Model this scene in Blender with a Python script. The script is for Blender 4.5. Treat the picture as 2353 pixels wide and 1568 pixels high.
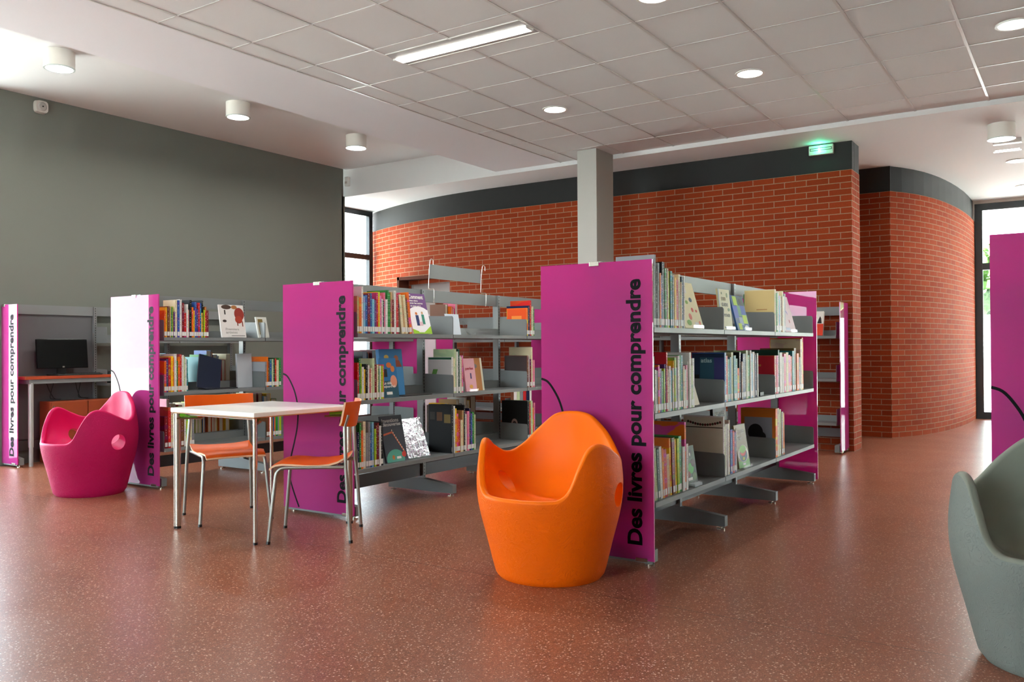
import bpy, bmesh, math, random
from mathutils import Vector, Matrix
random.seed(7)
for o in list(bpy.data.objects): bpy.data.objects.remove(o, do_unlink=True)
SC = bpy.context.scene; COL = SC.collection
R = math.radians
# ------------------------------------------------------------------ camera
W, H, F = 2353, 1568, 1971.4
YAW, PITCH, ROLL, HC = -.9811, .0074, .0063, 1.10
def camera():
    c, s = math.cos(YAW), math.sin(YAW); cp, sp = math.cos(PITCH), math.sin(PITCH); cr, sr = math.cos(ROLL), math.sin(ROLL)
    Rx = Vector((c, s, 0)); U0 = Vector((sp*s, -sp*c, cp)); Fw = Vector((-cp*s, cp*c, sp))
    right = cr*Rx - sr*U0; up = sr*Rx + cr*U0
    cam = bpy.data.cameras.new('camera'); o = bpy.data.objects.new('camera', cam); COL.objects.link(o)
    cam.sensor_width = 36; cam.lens = F/W*36; cam.clip_start = .05; cam.clip_end = 300
    o.matrix_world = Matrix(((right.x, up.x, -Fw.x, 0), (right.y, up.y, -Fw.y, 0), (right.z, up.z, -Fw.z, HC), (0, 0, 0, 1)))
    SC.camera = o
camera()
# ------------------------------------------------------------------ world, sun, exposure
wd = bpy.data.worlds.new('sky'); SC.world = wd; wd.use_nodes = True
nt = wd.node_tree; bg = nt.nodes['Background']; bg.inputs[1].default_value = 8.0
tc = nt.nodes.new('ShaderNodeTexCoord'); sx = nt.nodes.new('ShaderNodeSeparateXYZ'); rp = nt.nodes.new('ShaderNodeValToRGB')
nt.links.new(tc.outputs['Generated'], sx.inputs[0]); nt.links.new(sx.outputs['Z'], rp.inputs[0]); nt.links.new(rp.outputs[0], bg.inputs[0])
rp.color_ramp.elements[0].color = (.86, .96, 1, 1); rp.color_ramp.elements[0].position = 0
rp.color_ramp.elements[1].color = (.66, .84, 1, 1); rp.color_ramp.elements[1].position = .7
sl = bpy.data.lights.new('sun', 'SUN'); sl.energy = 75; sl.angle = R(1.5); sl.color = (1, .98, .94)
so = bpy.data.objects.new('sun', sl); COL.objects.link(so); so.location = (5, -10, 12)
so.rotation_euler = Vector((0, 1, -1.5)).to_track_quat('-Z', 'Y').to_euler()
SC.view_settings.view_transform = 'Standard'; SC.view_settings.look = 'None'
SC.view_settings.gamma = 1; SC.view_settings.use_curve_mapping = False
SC.view_settings.exposure = 0.9
# ------------------------------------------------------------------ materials
def lin(c): return tuple((x/255/12.92 if x <= 10 else ((x/255+.055)/1.055)**2.4) for x in c)
MATS = {}
def mat(name, rgb=(200, 200, 200), rough=.5, metal=0., spec=.5, **k):
    if name in MATS: return MATS[name]
    m = bpy.data.materials.new(name); m.use_nodes = True; b = m.node_tree.nodes['Principled BSDF']
    b.inputs['Base Color'].default_value = (*lin(rgb), 1); b.inputs['Roughness'].default_value = rough
    b.inputs['Metallic'].default_value = metal; b.inputs['Specular IOR Level'].default_value = spec
    for a, v in k.items(): b.inputs[a.replace('_', ' ')].default_value = v
    MATS[name] = m; return m
def nodes(m):
    n = m.node_tree; return n, n.nodes['Principled BSDF']
def N(nt, t, **k):
    x = nt.nodes.new(t)
    for a, v in k.items():
        if a.startswith('i_'): x.inputs[a[2:].replace('_', ' ')].default_value = v
        elif a.startswith('n_'): x.inputs[int(a[2:])].default_value = v
        else: setattr(x, a, v)
    return x
def mixc(nt, fac, a, b):
    x = N(nt, 'ShaderNodeMix', data_type='RGBA')
    for sock, v in ((x.inputs[0], fac), (x.inputs[6], a), (x.inputs[7], b)):
        if hasattr(v, 'links'): nt.links.new(v, sock)
        else: sock.default_value = v
    return x.outputs[2]
def bump(nt, b, src, strength, dist):
    bp = N(nt, 'ShaderNodeBump', i_Strength=strength, i_Distance=dist); nt.links.new(src, bp.inputs['Height']); nt.links.new(bp.outputs[0], b.inputs['Normal'])
def noisy(name, rgb, rgb2, scale, rough=.6, bumps=.1, dist=.002, **k):
    m = mat(name, rgb, rough, **k); nt, b = nodes(m)
    tc = N(nt, 'ShaderNodeTexCoord'); no = N(nt, 'ShaderNodeTexNoise', i_Scale=scale, i_Detail=4.); nt.links.new(tc.outputs['Object'], no.inputs['Vector'])
    nt.links.new(mixc(nt, no.outputs['Fac'], (*lin(rgb), 1), (*lin(rgb2), 1)), b.inputs['Base Color'])
    bump(nt, b, no.outputs['Fac'], bumps, dist); return m
def floor_mat():
    m = mat('red_linoleum', (120, 60, 45), .3, spec=.5); nt, b = nodes(m)
    tc = N(nt, 'ShaderNodeTexCoord'); P = tc.outputs['Object']
    n1 = N(nt, 'ShaderNodeTexNoise', i_Scale=1.3, i_Detail=5.); nt.links.new(P, n1.inputs['Vector'])
    base = mixc(nt, n1.outputs['Fac'], (*lin((116, 64, 44)), 1), (*lin((138, 80, 56)), 1))
    n2 = N(nt, 'ShaderNodeTexNoise', i_Scale=45., i_Detail=3.); nt.links.new(P, n2.inputs['Vector'])
    r2 = N(nt, 'ShaderNodeMapRange', n_1=.35, n_2=.7, n_3=0., n_4=.55); nt.links.new(n2.outputs['Fac'], r2.inputs[0])
    base = mixc(nt, r2.outputs[0], base, (*lin((156, 90, 62)), 1))
    for sc, th, col in ((60., .15, (212, 186, 168)), (95., .17, (78, 40, 32)), (34., .09, (222, 200, 182)), (130., .17, (196, 150, 120))):
        v = N(nt, 'ShaderNodeTexVoronoi', i_Scale=sc); nt.links.new(P, v.inputs['Vector'])
        lt = N(nt, 'ShaderNodeMapRange', n_1=th, n_2=th*1.6, n_3=.9, n_4=0.); nt.links.new(v.outputs['Distance'], lt.inputs[0])
        base = mixc(nt, lt.outputs[0], base, (*lin(col), 1))
    # welded seams every 2 m
    sep = N(nt, 'ShaderNodeSeparateXYZ'); nt.links.new(P, sep.inputs[0])
    a = N(nt, 'ShaderNodeMath', operation='PINGPONG', n_1=1.0)
    ad = N(nt, 'ShaderNodeMath', operation='ADD', n_1=.62); nt.links.new(sep.outputs['X'], ad.inputs[0]); nt.links.new(ad.outputs[0], a.inputs[0])
    l = N(nt, 'ShaderNodeMath', operation='LESS_THAN', n_1=.0022); nt.links.new(a.outputs[0], l.inputs[0])
    base = mixc(nt, l.outputs[0], base, (*lin((60, 36, 30)), 1))
    nt.links.new(base, b.inputs['Base Color'])
    n3 = N(nt, 'ShaderNodeTexNoise', i_Scale=2.2, i_Detail=6.); nt.links.new(P, n3.inputs['Vector'])
    rr = N(nt, 'ShaderNodeMapRange', n_1=.3, n_2=.7, n_3=.28, n_4=.34); nt.links.new(n3.outputs['Fac'], rr.inputs[0]); nt.links.new(rr.outputs[0], b.inputs['Roughness'])
    n4 = N(nt, 'ShaderNodeTexNoise', i_Scale=240.); nt.links.new(P, n4.inputs['Vector']); bump(nt, b, n4.outputs['Fac'], .06, .002)
    return m
def brick_mat():
    m = mat('red_brick', (150, 62, 38), .8, spec=.06); nt, b = nodes(m)
    uv = N(nt, 'ShaderNodeUVMap', uv_map='UVMap')
    br = N(nt, 'ShaderNodeTexBrick', offset=.5, offset_frequency=2, squash=1., i_Scale=1.)
    br.inputs['Brick Width'].default_value = .23; br.inputs['Row Height'].default_value = .065; br.inputs['Mortar Size'].default_value = .0045
    br.inputs['Mortar Smooth'].default_value = .15; br.inputs['Bias'].default_value = 0.
    br.inputs['Color1'].default_value = (*lin((152, 64, 32)), 1); br.inputs['Color2'].default_value = (*lin((136, 53, 27)), 1)
    br.inputs['Mortar'].default_value = (*lin((158, 132, 106)), 1)
    nt.links.new(uv.outputs[0], br.inputs['Vector'])
    no = N(nt, 'ShaderNodeTexNoise', i_Scale=60., i_Detail=4.); nt.links.new(uv.outputs[0], no.inputs['Vector'])
    mr = N(nt, 'ShaderNodeMapRange', n_1=.3, n_2=.8, n_3=0., n_4=.35); nt.links.new(no.outputs['Fac'], mr.inputs[0])
    nt.links.new(mixc(nt, mr.outputs[0], br.outputs['Color'], (*lin((110, 44, 30)), 1)), b.inputs['Base Color'])
    inv = N(nt, 'ShaderNodeMath', operation='SUBTRACT', n_0=1.); nt.links.new(br.outputs['Fac'], inv.inputs[1])
    ad = N(nt, 'ShaderNodeMath', operation='MULTIPLY_ADD', n_1=.12); nt.links.new(no.outputs['Fac'], ad.inputs[0]); nt.links.new(inv.outputs[0], ad.inputs[2])
    bump(nt, b, ad.outputs[0], .7, .006); return m
def tile_mat():
    m = noisy('mineral_ceiling_tile', (222, 224, 223), (214, 216, 215), 300., .85, .25, .001, spec=.15); return m
def plaster(name, c, **k): return noisy(name, c, tuple(x-4 for x in c), 180., k.get('rough', .7), .12, .0008, spec=.25)
def front_fresnel(nt, ior):
    # thin sheet: reflect at the entry face only, the exit face would count as total reflection
    fr = N(nt, 'ShaderNodeFresnel', i_IOR=ior); ge = N(nt, 'ShaderNodeNewGeometry'); iv = N(nt, 'ShaderNodeMath', operation='SUBTRACT', n_0=1.); mu = N(nt, 'ShaderNodeMath', operation='MULTIPLY')
    nt.links.new(ge.outputs['Backfacing'], iv.inputs[1]); nt.links.new(iv.outputs[0], mu.inputs[0]); nt.links.new(fr.outputs[0], mu.inputs[1]); return mu.outputs[0]
def glass_panel_mat():
    m = bpy.data.materials.new('magenta_glass'); m.use_nodes = True; nt = m.node_tree; nt.nodes.clear()
    out = N(nt, 'ShaderNodeOutputMaterial'); d = N(nt, 'ShaderNodeBsdfDiffuse'); t = N(nt, 'ShaderNodeBsdfTranslucent'); g = N(nt, 'ShaderNodeBsdfGlossy')
    d.inputs[0].default_value = (*lin((190, 70, 146)), 1); t.inputs[0].default_value = (*lin((240, 80, 180)), 1)
    g.inputs['Roughness'].default_value = .015; g.inputs[0].default_value = (1, 1, 1, 1)
    m1 = N(nt, 'ShaderNodeMixShader', n_0=.42); nt.links.new(d.outputs[0], m1.inputs[1]); nt.links.new(t.outputs[0], m1.inputs[2])
    m2 = N(nt, 'ShaderNodeMixShader'); nt.links.new(front_fresnel(nt, 1.44), m2.inputs[0])
    nt.links.new(m1.outputs[0], m2.inputs[1]); nt.links.new(g.outputs[0], m2.inputs[2]); nt.links.new(m2.outputs[0], out.inputs[0]); return m
def clear_mat(name='clear_acrylic', tint=(1, 1, 1), ior=1.45):
    m = bpy.data.materials.new(name); m.use_nodes = True; nt = m.node_tree; nt.nodes.clear()
    out = N(nt, 'ShaderNodeOutputMaterial'); d = N(nt, 'ShaderNodeBsdfTransparent'); d.inputs[0].default_value = (*tint, 1)
    g = N(nt, 'ShaderNodeBsdfGlossy'); g.inputs['Roughness'].default_value = .03
    m2 = N(nt, 'ShaderNodeMixShader'); nt.links.new(front_fresnel(nt, ior), m2.inputs[0])
    nt.links.new(d.outputs[0], m2.inputs[1]); nt.links.new(g.outputs[0], m2.inputs[2]); nt.links.new(m2.outputs[0], out.inputs[0]); return m
def emit_mat(name, rgb, s):
    m = bpy.data.materials.new(name); m.use_nodes = True; nt, b = nodes(m)
    b.inputs['Base Color'].default_value = (.9, .9, .9, 1); b.inputs['Emission Color'].default_value = (*rgb, 1); b.inputs['Emission Strength'].default_value = s; return m
def book_mat():
    # cover colour comes from the object; a lighter title band runs up the middle of the spine
    m = mat('book_cover', (200, 200, 200), .5, spec=.22); nt, b = nodes(m)
    oi = N(nt, 'ShaderNodeObjectInfo'); tc = N(nt, 'ShaderNodeTexCoord'); sep = N(nt, 'ShaderNodeSeparateXYZ'); nt.links.new(tc.outputs['Object'], sep.inputs[0])
    mp = N(nt, 'ShaderNodeMapping'); mp.inputs['Scale'].default_value = (90, 12, 150); nt.links.new(tc.outputs['Object'], mp.inputs[0])
    cb = N(nt, 'ShaderNodeCombineXYZ'); rm = N(nt, 'ShaderNodeMath', operation='MULTIPLY', n_1=90.); nt.links.new(oi.outputs['Random'], rm.inputs[0]); nt.links.new(rm.outputs[0], cb.inputs[2])
    nt.links.new(cb.outputs[0], mp.inputs['Location'])
    no = N(nt, 'ShaderNodeTexNoise', i_Scale=1., i_Detail=1.); nt.links.new(mp.outputs[0], no.inputs['Vector'])
    gt = N(nt, 'ShaderNodeMath', operation='GREATER_THAN', n_1=.60); nt.links.new(no.outputs['Fac'], gt.inputs[0])
    ax = N(nt, 'ShaderNodeMath', operation='ABSOLUTE'); nt.links.new(sep.outputs['X'], ax.inputs[0])
    lx = N(nt, 'ShaderNodeMath', operation='LESS_THAN', n_1=.0035); nt.links.new(ax.outputs[0], lx.inputs[0])
    ly = N(nt, 'ShaderNodeMath', operation='LESS_THAN', n_1=.004); nt.links.new(sep.outputs['Y'], ly.inputs[0])
    zl = N(nt, 'ShaderNodeMath', operation='GREATER_THAN', n_1=.075); nt.links.new(sep.outputs['Z'], zl.inputs[0])
    p = gt.outputs[0]
    for q in (lx, ly, zl):
        mu = N(nt, 'ShaderNodeMath', operation='MULTIPLY'); nt.links.new(p, mu.inputs[0]); nt.links.new(q.outputs[0], mu.inputs[1]); p = mu.outputs[0]
    hs = N(nt, 'ShaderNodeHueSaturation'); nt.links.new(oi.outputs['Color'], hs.inputs['Color'])
    # a differently tinted block of the cover, placed differently on every book
    mp2 = N(nt, 'ShaderNodeMapping'); mp2.inputs['Scale'].default_value = (.5, 3.0, 7); nt.links.new(tc.outputs['Object'], mp2.inputs[0]); nt.links.new(cb.outputs[0], mp2.inputs['Location'])
    n2 = N(nt, 'ShaderNodeTexNoise', i_Scale=1.6, i_Detail=2.); nt.links.new(mp2.outputs[0], n2.inputs['Vector'])
    g2 = N(nt, 'ShaderNodeMapRange', n_1=.52, n_2=.54, n_3=0., n_4=.55); nt.links.new(n2.outputs['Fac'], g2.inputs[0])
    hr = N(nt, 'ShaderNodeMapRange', n_1=0., n_2=1., n_3=.3, n_4=.7); nt.links.new(oi.outputs['Random'], hr.inputs[0]); nt.links.new(hr.outputs[0], hs.inputs['Hue'])
    hs.inputs['Value'].default_value = .85
    c1 = mixc(nt, g2.outputs[0], oi.outputs['Color'], hs.outputs[0])
    bw = N(nt, 'ShaderNodeRGBToBW'); nt.links.new(c1, bw.inputs[0]); dk = N(nt, 'ShaderNodeMath', operation='LESS_THAN', n_1=.25); nt.links.new(bw.outputs[0], dk.inputs[0])
    tcl = mixc(nt, dk.outputs[0], (.03, .03, .04, 1), (.8, .78, .7, 1))
    nt.links.new(mixc(nt, p, c1, tcl), b.inputs['Base Color']); return m
def slot_mat():
    m = mat('slotted_grey_steel', (118, 122, 122), .38, metal=.25); nt, b = nodes(m)
    tc = N(nt, 'ShaderNodeTexCoord'); sep = N(nt, 'ShaderNodeSeparateXYZ'); nt.links.new(tc.outputs['Object'], sep.inputs[0])
    md = N(nt, 'ShaderNodeMath', operation='MODULO', n_1=.025); nt.links.new(sep.outputs['Z'], md.inputs[0])
    l1 = N(nt, 'ShaderNodeMath', operation='LESS_THAN', n_1=.014); nt.links.new(md.outputs[0], l1.inputs[0])
    ax = N(nt, 'ShaderNodeMath', operation='ABSOLUTE'); nt.links.new(sep.outputs['X'], ax.inputs[0])
    l2 = N(nt, 'ShaderNodeMath', operation='LESS_THAN', n_1=.0035); nt.links.new(ax.outputs[0], l2.inputs[0])
    mu = N(nt, 'ShaderNodeMath', operation='MULTIPLY'); nt.links.new(l1.outputs[0], mu.inputs[0]); nt.links.new(l2.outputs[0], mu.inputs[1])
    nt.links.new(mixc(nt, mu.outputs[0], (*lin((124, 127, 127)), 1), (.01, .01, .01, 1)), b.inputs['Base Color']); return m
def egg_mat(name, rgb, textured, rgb2=None):
    m = mat(name, rgb, .45 if not textured else .55, spec=.16); nt, b = nodes(m)
    b.inputs['Subsurface Weight'].default_value = 0
    if textured:
        tc = N(nt, 'ShaderNodeTexCoord'); wv = N(nt, 'ShaderNodeTexNoise', i_Scale=7., i_Detail=2., i_Distortion=3.2); nt.links.new(tc.outputs['Object'], wv.inputs['Vector'])
        pp = N(nt, 'ShaderNodeMath', operation='PINGPONG', n_1=.035); nt.links.new(wv.outputs['Fac'], pp.inputs[0])
        mr = N(nt, 'ShaderNodeMapRange', n_1=0., n_2=.012, n_3=1., n_4=0.); nt.links.new(pp.outputs[0], mr.inputs[0])
        n2 = N(nt, 'ShaderNodeTexNoise', i_Scale=90.); nt.links.new(tc.outputs['Object'], n2.inputs['Vector'])
        ad = N(nt, 'ShaderNodeMath', operation='MULTIPLY_ADD', n_1=.5); nt.links.new(n2.outputs['Fac'], ad.inputs[0]); nt.links.new(mr.outputs[0], ad.inputs[2])
        bump(nt, b, ad.outputs[0], .5, .0035)
    return m
FLOOR = floor_mat(); BRICK = brick_mat(); TILE = tile_mat(); GLASSP = glass_panel_mat(); CLEAR = clear_mat(); PANE = clear_mat('window_glass', (.95, .97, .97)); BOOK = book_mat(); SLOT = slot_mat()
WHITEP = plaster('white_ceiling_plaster', (228, 230, 229)); SOFF = plaster('white_soffit_paint', (230, 231, 234)); GREYW = plaster('grey_wall_paint', (112, 116, 108)); DARKB = plaster('charcoal_paint', (41, 42, 42)); COLM = plaster('light_grey_column_paint', (178, 178, 172))
BEH = plaster('off_white_wall_paint', (190, 188, 182)); STEEL = mat('grey_steel', (120, 124, 124), .46, metal=0., spec=.35); STEELD = mat('dark_grey_steel', (66, 64, 66), .4, metal=.1)
CHROME = mat('brushed_chrome', (196, 190, 178), .25, metal=1.); TUBE = mat('grey_tube_paint', (150, 148, 140), .32, metal=.7); BLACK = mat('black_plastic', (16, 16, 17), .35); BLK2 = mat('black_lettering', (17, 15, 20), .6, spec=.1)
FRAME = mat('anthracite_aluminium', (46, 48, 50), .35, metal=.3); WHITE = mat('white_plastic', (225, 225, 220), .4); LAM = mat('white_laminate', (240, 240, 232), .28); WOODE = mat('beech_edge', (196, 138, 88), .5)
ORW = noisy('orange_stained_plywood', (226, 92, 8), (214, 84, 6), 14., .42, .05, .0005, spec=.2); ORE = mat('plywood_edge', (236, 190, 150), .5)
DESKW = noisy('cherry_laminate', (176, 74, 40), (158, 62, 34), 10., .3, .03, .0003); CABW = noisy('cherry_cabinet_wood', (158, 72, 36), (132, 56, 28), 9., .4, .05, .0004)
PAPER = mat('book_pages', (226, 218, 198), .8); STICK = mat('white_sticker', (226, 226, 222), .5); GREENP = mat('green_plastic', (110, 190, 40), .4); TBAR = mat('ceiling_grid_steel', (200, 200, 197), .3, metal=0., spec=.7)
BACKP = mat('dark_grey_back_panel', (88, 88, 90), .5)
# ------------------------------------------------------------------ mesh helpers
class MB:
    def __init__(s): s.bm = bmesh.new()
    def box(s, x0, x1, y0, y1, z0, z1, mi=0, M=None):
        v = [s.bm.verts.new((x, y, z)) for z in (z0, z1) for y in (y0, y1) for x in (x0, x1)]
        for f in ((0, 2, 3, 1), (4, 5, 7, 6), (0, 1, 5, 4), (2, 6, 7, 3), (0, 4, 6, 2), (1, 3, 7, 5)):
            s.bm.faces.new([v[i] for i in f]).material_index = mi
        if M is not None:
            for q in v: q.co = M @ q.co
        return s
    def prism(s, pts, z0, z1, mi=0, M=None):   # pts in xy, ccw
        a = [s.bm.verts.new((x, y, z0)) for x, y in pts]; b = [s.bm.verts.new((x, y, z1)) for x, y in pts]; n = len(pts)
        s.bm.faces.new(a[::-1]).material_index = mi; s.bm.faces.new(b).material_index = mi
        for i in range(n): s.bm.faces.new((a[i], a[(i+1) % n], b[(i+1) % n], b[i])).material_index = mi
        if M is not None:
            for q in a+b: q.co = M @ q.co
        return s
    def cyl(s, x, y, z0, z1, r, r2=None, n=24, mi=0):
        r2 = r if r2 is None else r2
        a = [s.bm.verts.new((x+r*math.cos(2*math.pi*i/n), y+r*math.sin(2*math.pi*i/n), z0)) for i in range(n)]
        b = [s.bm.verts.new((x+r2*math.cos(2*math.pi*i/n), y+r2*math.sin(2*math.pi*i/n), z1)) for i in range(n)]
        s.bm.faces.new(a[::-1]).material_index = mi; s.bm.faces.new(b).material_index = mi
        for i in range(n): s.bm.faces.new((a[i], a[(i+1) % n], b[(i+1) % n], b[i])).material_index = mi
        return s
    def ring(s, x, y, z0, z1, r0, r1, n=32, mi=0):
        P = [(r0, z0), (r1, z0), (r1, z1), (r0, z1)]; rows = []
        for i in range(n):
            c, q = math.cos(2*math.pi*i/n), math.sin(2*math.pi*i/n); rows.append([s.bm.verts.new((x+r*c, y+r*q, z)) for r, z in P])
        for i in range(n):
            a, b = rows[i], rows[(i+1) % n]
            for j in range(4): s.bm.faces.new((a[j], b[j], b[(j+1) % 4], a[(j+1) % 4])).material_index = mi
        return s
    def tube(s, pts, r, n=10, mi=0, flat=1.0, up=None):
        pts = [Vector(p) for p in pts]; rows = []; prev = None
        for i, p in enumerate(pts):
            t = (pts[min(i+1, len(pts)-1)]-pts[max(i-1, 0)]).normalized()
            if prev is None:
                ref = Vector(up) if up is not None else (Vector((0, 0, 1)) if abs(t.z) < .9 else Vector((1, 0, 0)))
                a = (ref-t*ref.dot(t)).normalized()
            else: a = (prev-t*prev.dot(t)).normalized()
            prev = a; b = t.cross(a)
            rows.append([s.bm.verts.new(p+a*r*math.cos(2*math.pi*k/n)+b*r*flat*math.sin(2*math.pi*k/n)) for k in range(n)])
        for i in range(len(rows)-1):
            for k in range(n): s.bm.faces.new((rows[i][k], rows[i][(k+1) % n], rows[i+1][(k+1) % n], rows[i+1][k])).material_index = mi
        s.bm.faces.new(rows[0][::-1]).material_index = mi; s.bm.faces.new(rows[-1]).material_index = mi
        return s
    def quad(s, a, b, c, d, mi=0):
        s.bm.faces.new([s.bm.verts.new(p) for p in (a, b, c, d)]).material_index = mi; return s
    def build(s, name, mats, parent=None, smooth=False, bevel=0., recalc=True):
        if bevel: bmesh.ops.bevel(s.bm, geom=list(s.bm.edges), offset=bevel, segments=2, affect='EDGES', profile=.5)
        if recalc: bmesh.ops.recalc_face_normals(s.bm, faces=s.bm.faces)
        me = bpy.data.meshes.new(name); s.bm.to_mesh(me); s.bm.free()
        for m in (mats if isinstance(mats, (list, tuple)) else [mats]): me.materials.append(m)
        if smooth:
            for p in me.polygons: p.use_smooth = True
            me.set_sharp_from_angle(angle=R(38))
        o = bpy.data.objects.new(name, me); COL.objects.link(o)
        if parent is not None: o.parent = parent
        return o
def fillet(pts, rad=.04, n=5):
    pts = [Vector(p) for p in pts]; out = [pts[0]]
    for i in range(1, len(pts)-1):
        a, p, b = pts[i-1], pts[i], pts[i+1]; r1 = min(rad, (a-p).length*.45, (b-p).length*.45)
        q0 = p+(a-p).normalized()*r1; q1 = p+(b-p).normalized()*r1
        for k in range(n+1):
            t = k/n; out.append(q0*(1-t)**2+p*2*t*(1-t)+q1*t*t)
    out.append(pts[-1]); return out
def empty(name, loc=(0, 0, 0), rz=0, **k):
    o = bpy.data.objects.new(name, None); COL.objects.link(o); o.location = loc; o.rotation_euler = (0, 0, rz); o.empty_display_size = .1
    tag(o, **k); return o
def tag(o, label=None, cat=None, group=None, kind=None):
    if label: o['label'] = label
    if cat: o['category'] = cat
    if group: o['group'] = group
    if kind: o['kind'] = kind
    return o
def struct(o): o['kind'] = 'structure'; return o
def text_obj(name, s, material, parent, M, height=None, length=None, bold=.02, depth=.0006):
    cu = bpy.data.curves.new(name, 'FONT'); cu.body = s; cu.size = 1; cu.offset = bold; cu.extrude = .001; cu.resolution_u = 4
    t = bpy.data.objects.new(name, cu); COL.objects.link(t); bpy.context.view_layer.update()
    dg = bpy.context.evaluated_depsgraph_get(); me = bpy.data.meshes.new_from_object(t.evaluated_get(dg)); bpy.data.objects.remove(t); bpy.data.curves.remove(cu)
    xs = [v.co.x for v in me.vertices]; ys = [v.co.y for v in me.vertices]
    x0, x1, y1 = min(xs), max(xs), max(ys)
    sx = (length/(x1-x0)) if length else height/y1; sy = (height/y1) if height else sx
    for v in me.vertices: v.co = M @ Vector(((v.co.x-x0)*sx, v.co.y*sy, v.co.z/.001*depth*.5))
    me.materials.clear(); me.materials.append(material)
    o = bpy.data.objects.new(name, me); COL.objects.link(o)
    if parent is not None: o.parent = parent
    return o
def basis(o, x, y, z=None):     # matrix from origin and axes
    x = Vector(x).normalized(); y = Vector(y).normalized(); z = x.cross(y)
    return Matrix(((x.x, y.x, z.x, o[0]), (x.y, y.y, z.y, o[1]), (x.z, y.z, z.z, o[2]), (0, 0, 0, 1)))
# ================================================================== SETTING
ZT, ZL, ZA = 3.274, 3.225, 3.604; XT = 8.7; YW = 8.6; XBK = -4.5; YR = -5.0; XE = 14.4
m = MB(); m.box(XBK-.2, XE+.15, YR-.2, 9.6, -.12, 0); struct(m.build('floor', FLOOR))
# tiled ceiling: slab plus steel grid
m = MB(); m.box(XBK, XT, YR, 5.12, ZT, ZT+.03); struct(m.build('ceiling', TILE))
m = MB(); gx = [4.6234+.6*a for a in range(-15, 7) if XBK < 4.6234+.6*a < XT-.05]; gy = [5.498-.6*b for b in range(1, 18) if YR < 5.498-.6*b < 5.1]
for y in gy: m.box(XBK, XT, y-.010, y+.010, ZT-.0045, ZT+.001)
for x in gx: m.box(x-.005, x+.005, YR, 5.12, ZT-.004, ZT+.001)
m.box(XBK, XT, 5.108, 5.122, ZT-.005, ZT+.001)
struct(m.build('trim_1', TBAR))
# soffit, alcove and lowered ceiling
m = MB(); m.box(XBK, XT, 5.12, 6.05, ZT, ZA+.05); struct(m.build('ceiling_soffit', SOFF))
m = MB(); m.box(XBK, XT, 6.05, YW, ZA, ZA+.05); struct(m.build('ceiling_alcove', WHITEP))
m = MB(); m.box(XT, XE+.15, YR, 9.6, ZL, ZL+.5); struct(m.build('ceiling_lowered', WHITEP))
m = MB(); m.box(XBK-.4, XE+.4, YR-.4, 9.8, ZA+.14, ZA+.34); struct(m.build('ceiling_roof_slab', BEH))
# left wall with its window beside the frame of the photo
LW = [(.5, 2.05, 3.10), (2.275, 4.03, 3.50)]
m = MB(); m.box(XBK, .5, YW, YW+.2, 0, ZA+.14); m.box(2.05, 2.275, YW, YW+.2, 0, ZA+.14); m.box(4.03, XT-.06, YW, YW+.2, 0, ZA+.14)
for a, b, c in LW: m.box(a, b, YW, YW+.2, c, ZA+.14)
struct(m.build('wall_left', GREYW))
def window(name, M, w, h, verts, horiz, fr=.07, dep=.07):
    e = empty(name, kind='structure'); e.matrix_world = M
    m = MB(); m.box(0, fr, 0, dep, 0, h); m.box(w-fr, w, 0, dep, 0, h); m.box(fr, w-fr, 0, dep, 0, fr); m.box(fr, w-fr, 0, dep, h-fr, h)
    for x in verts: m.box(x-fr/2, x+fr/2, 0, dep, fr, h-fr)
    for z in horiz: m.box(fr, w-fr, .005, dep-.005, z-fr/2, z+fr/2)
    m.build('window_frame', FRAME, e)
    m = MB(); m.box(fr*.6, w-fr*.6, dep*.45, dep*.55, fr*.6, h-fr*.6); m.build('window_pane', PANE, e); return e
T = Matrix.Translation
window('window_1', T((2.275, YW+.12, .0)), 1.755, 3.5, [], [], fr=.05)
window('window_6', T((.5, YW+.12, .0)), 1.55, 3.1, [], [2.45])
window('window_2', basis((XE, 1.36, 0.02), (0, -1, 0), (1, 0, 0)) @ Matrix(((1,0,0,0),(0,1,0,0),(0,0,-1,0),(0,0,0,1))) if False else T((XE, 1.36, .0)) @ Matrix.Rotation(-math.pi/2, 4, 'Z') , 6.3, 3.18, [1.3, 2.6, 3.9, 5.2], [2.25], fr=.1, dep=.08)
window('window_3', T((8.62, 9.24, .0)), 1.30, ZL, [], [2.51], fr=.08)
m = MB(); m.box(8.64, 9.95, 9.31, 9.6, 0, .02); m.box(XT-.09, XT-.03, YW, 9.24, 0, ZL) ; struct(m.build('wall_reveal', GREYW))
# walls behind and right of the camera, plus the outer ends
m = MB(); m.box(XBK-.2, XE+.1, YR-.2, YR, 0, ZA+.14); struct(m.build('wall_right', BEH))
m = MB(); BW = [(1.0, 5.4)]
m.box(XBK-.2, XBK, YR, 1.0, 0, ZA+.14); m.box(XBK-.2, XBK, 5.4, YW+.3, 0, ZA+.14); m.box(XBK-.2, XBK, 1.0, 5.4, 0, .6); m.box(XBK-.2, XBK, 1.0, 5.4, 3.0, ZA+.14)
struct(m.build('wall_back', BEH))
window('window_4', T((XBK-.05, 1.0, .6)) @ Matrix.Rotation(math.pi/2, 4, 'Z'), 4.4, 2.4, [1.47, 2.93], [])
m = MB(); m.box(XE-.05, XE+.1, 1.36, 1.75, 0, ZL); m.box(XE-.02, XE+.06, -5., 1.36, 3.18, ZL) ; struct(m.build('wall_far', BEH))
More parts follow.
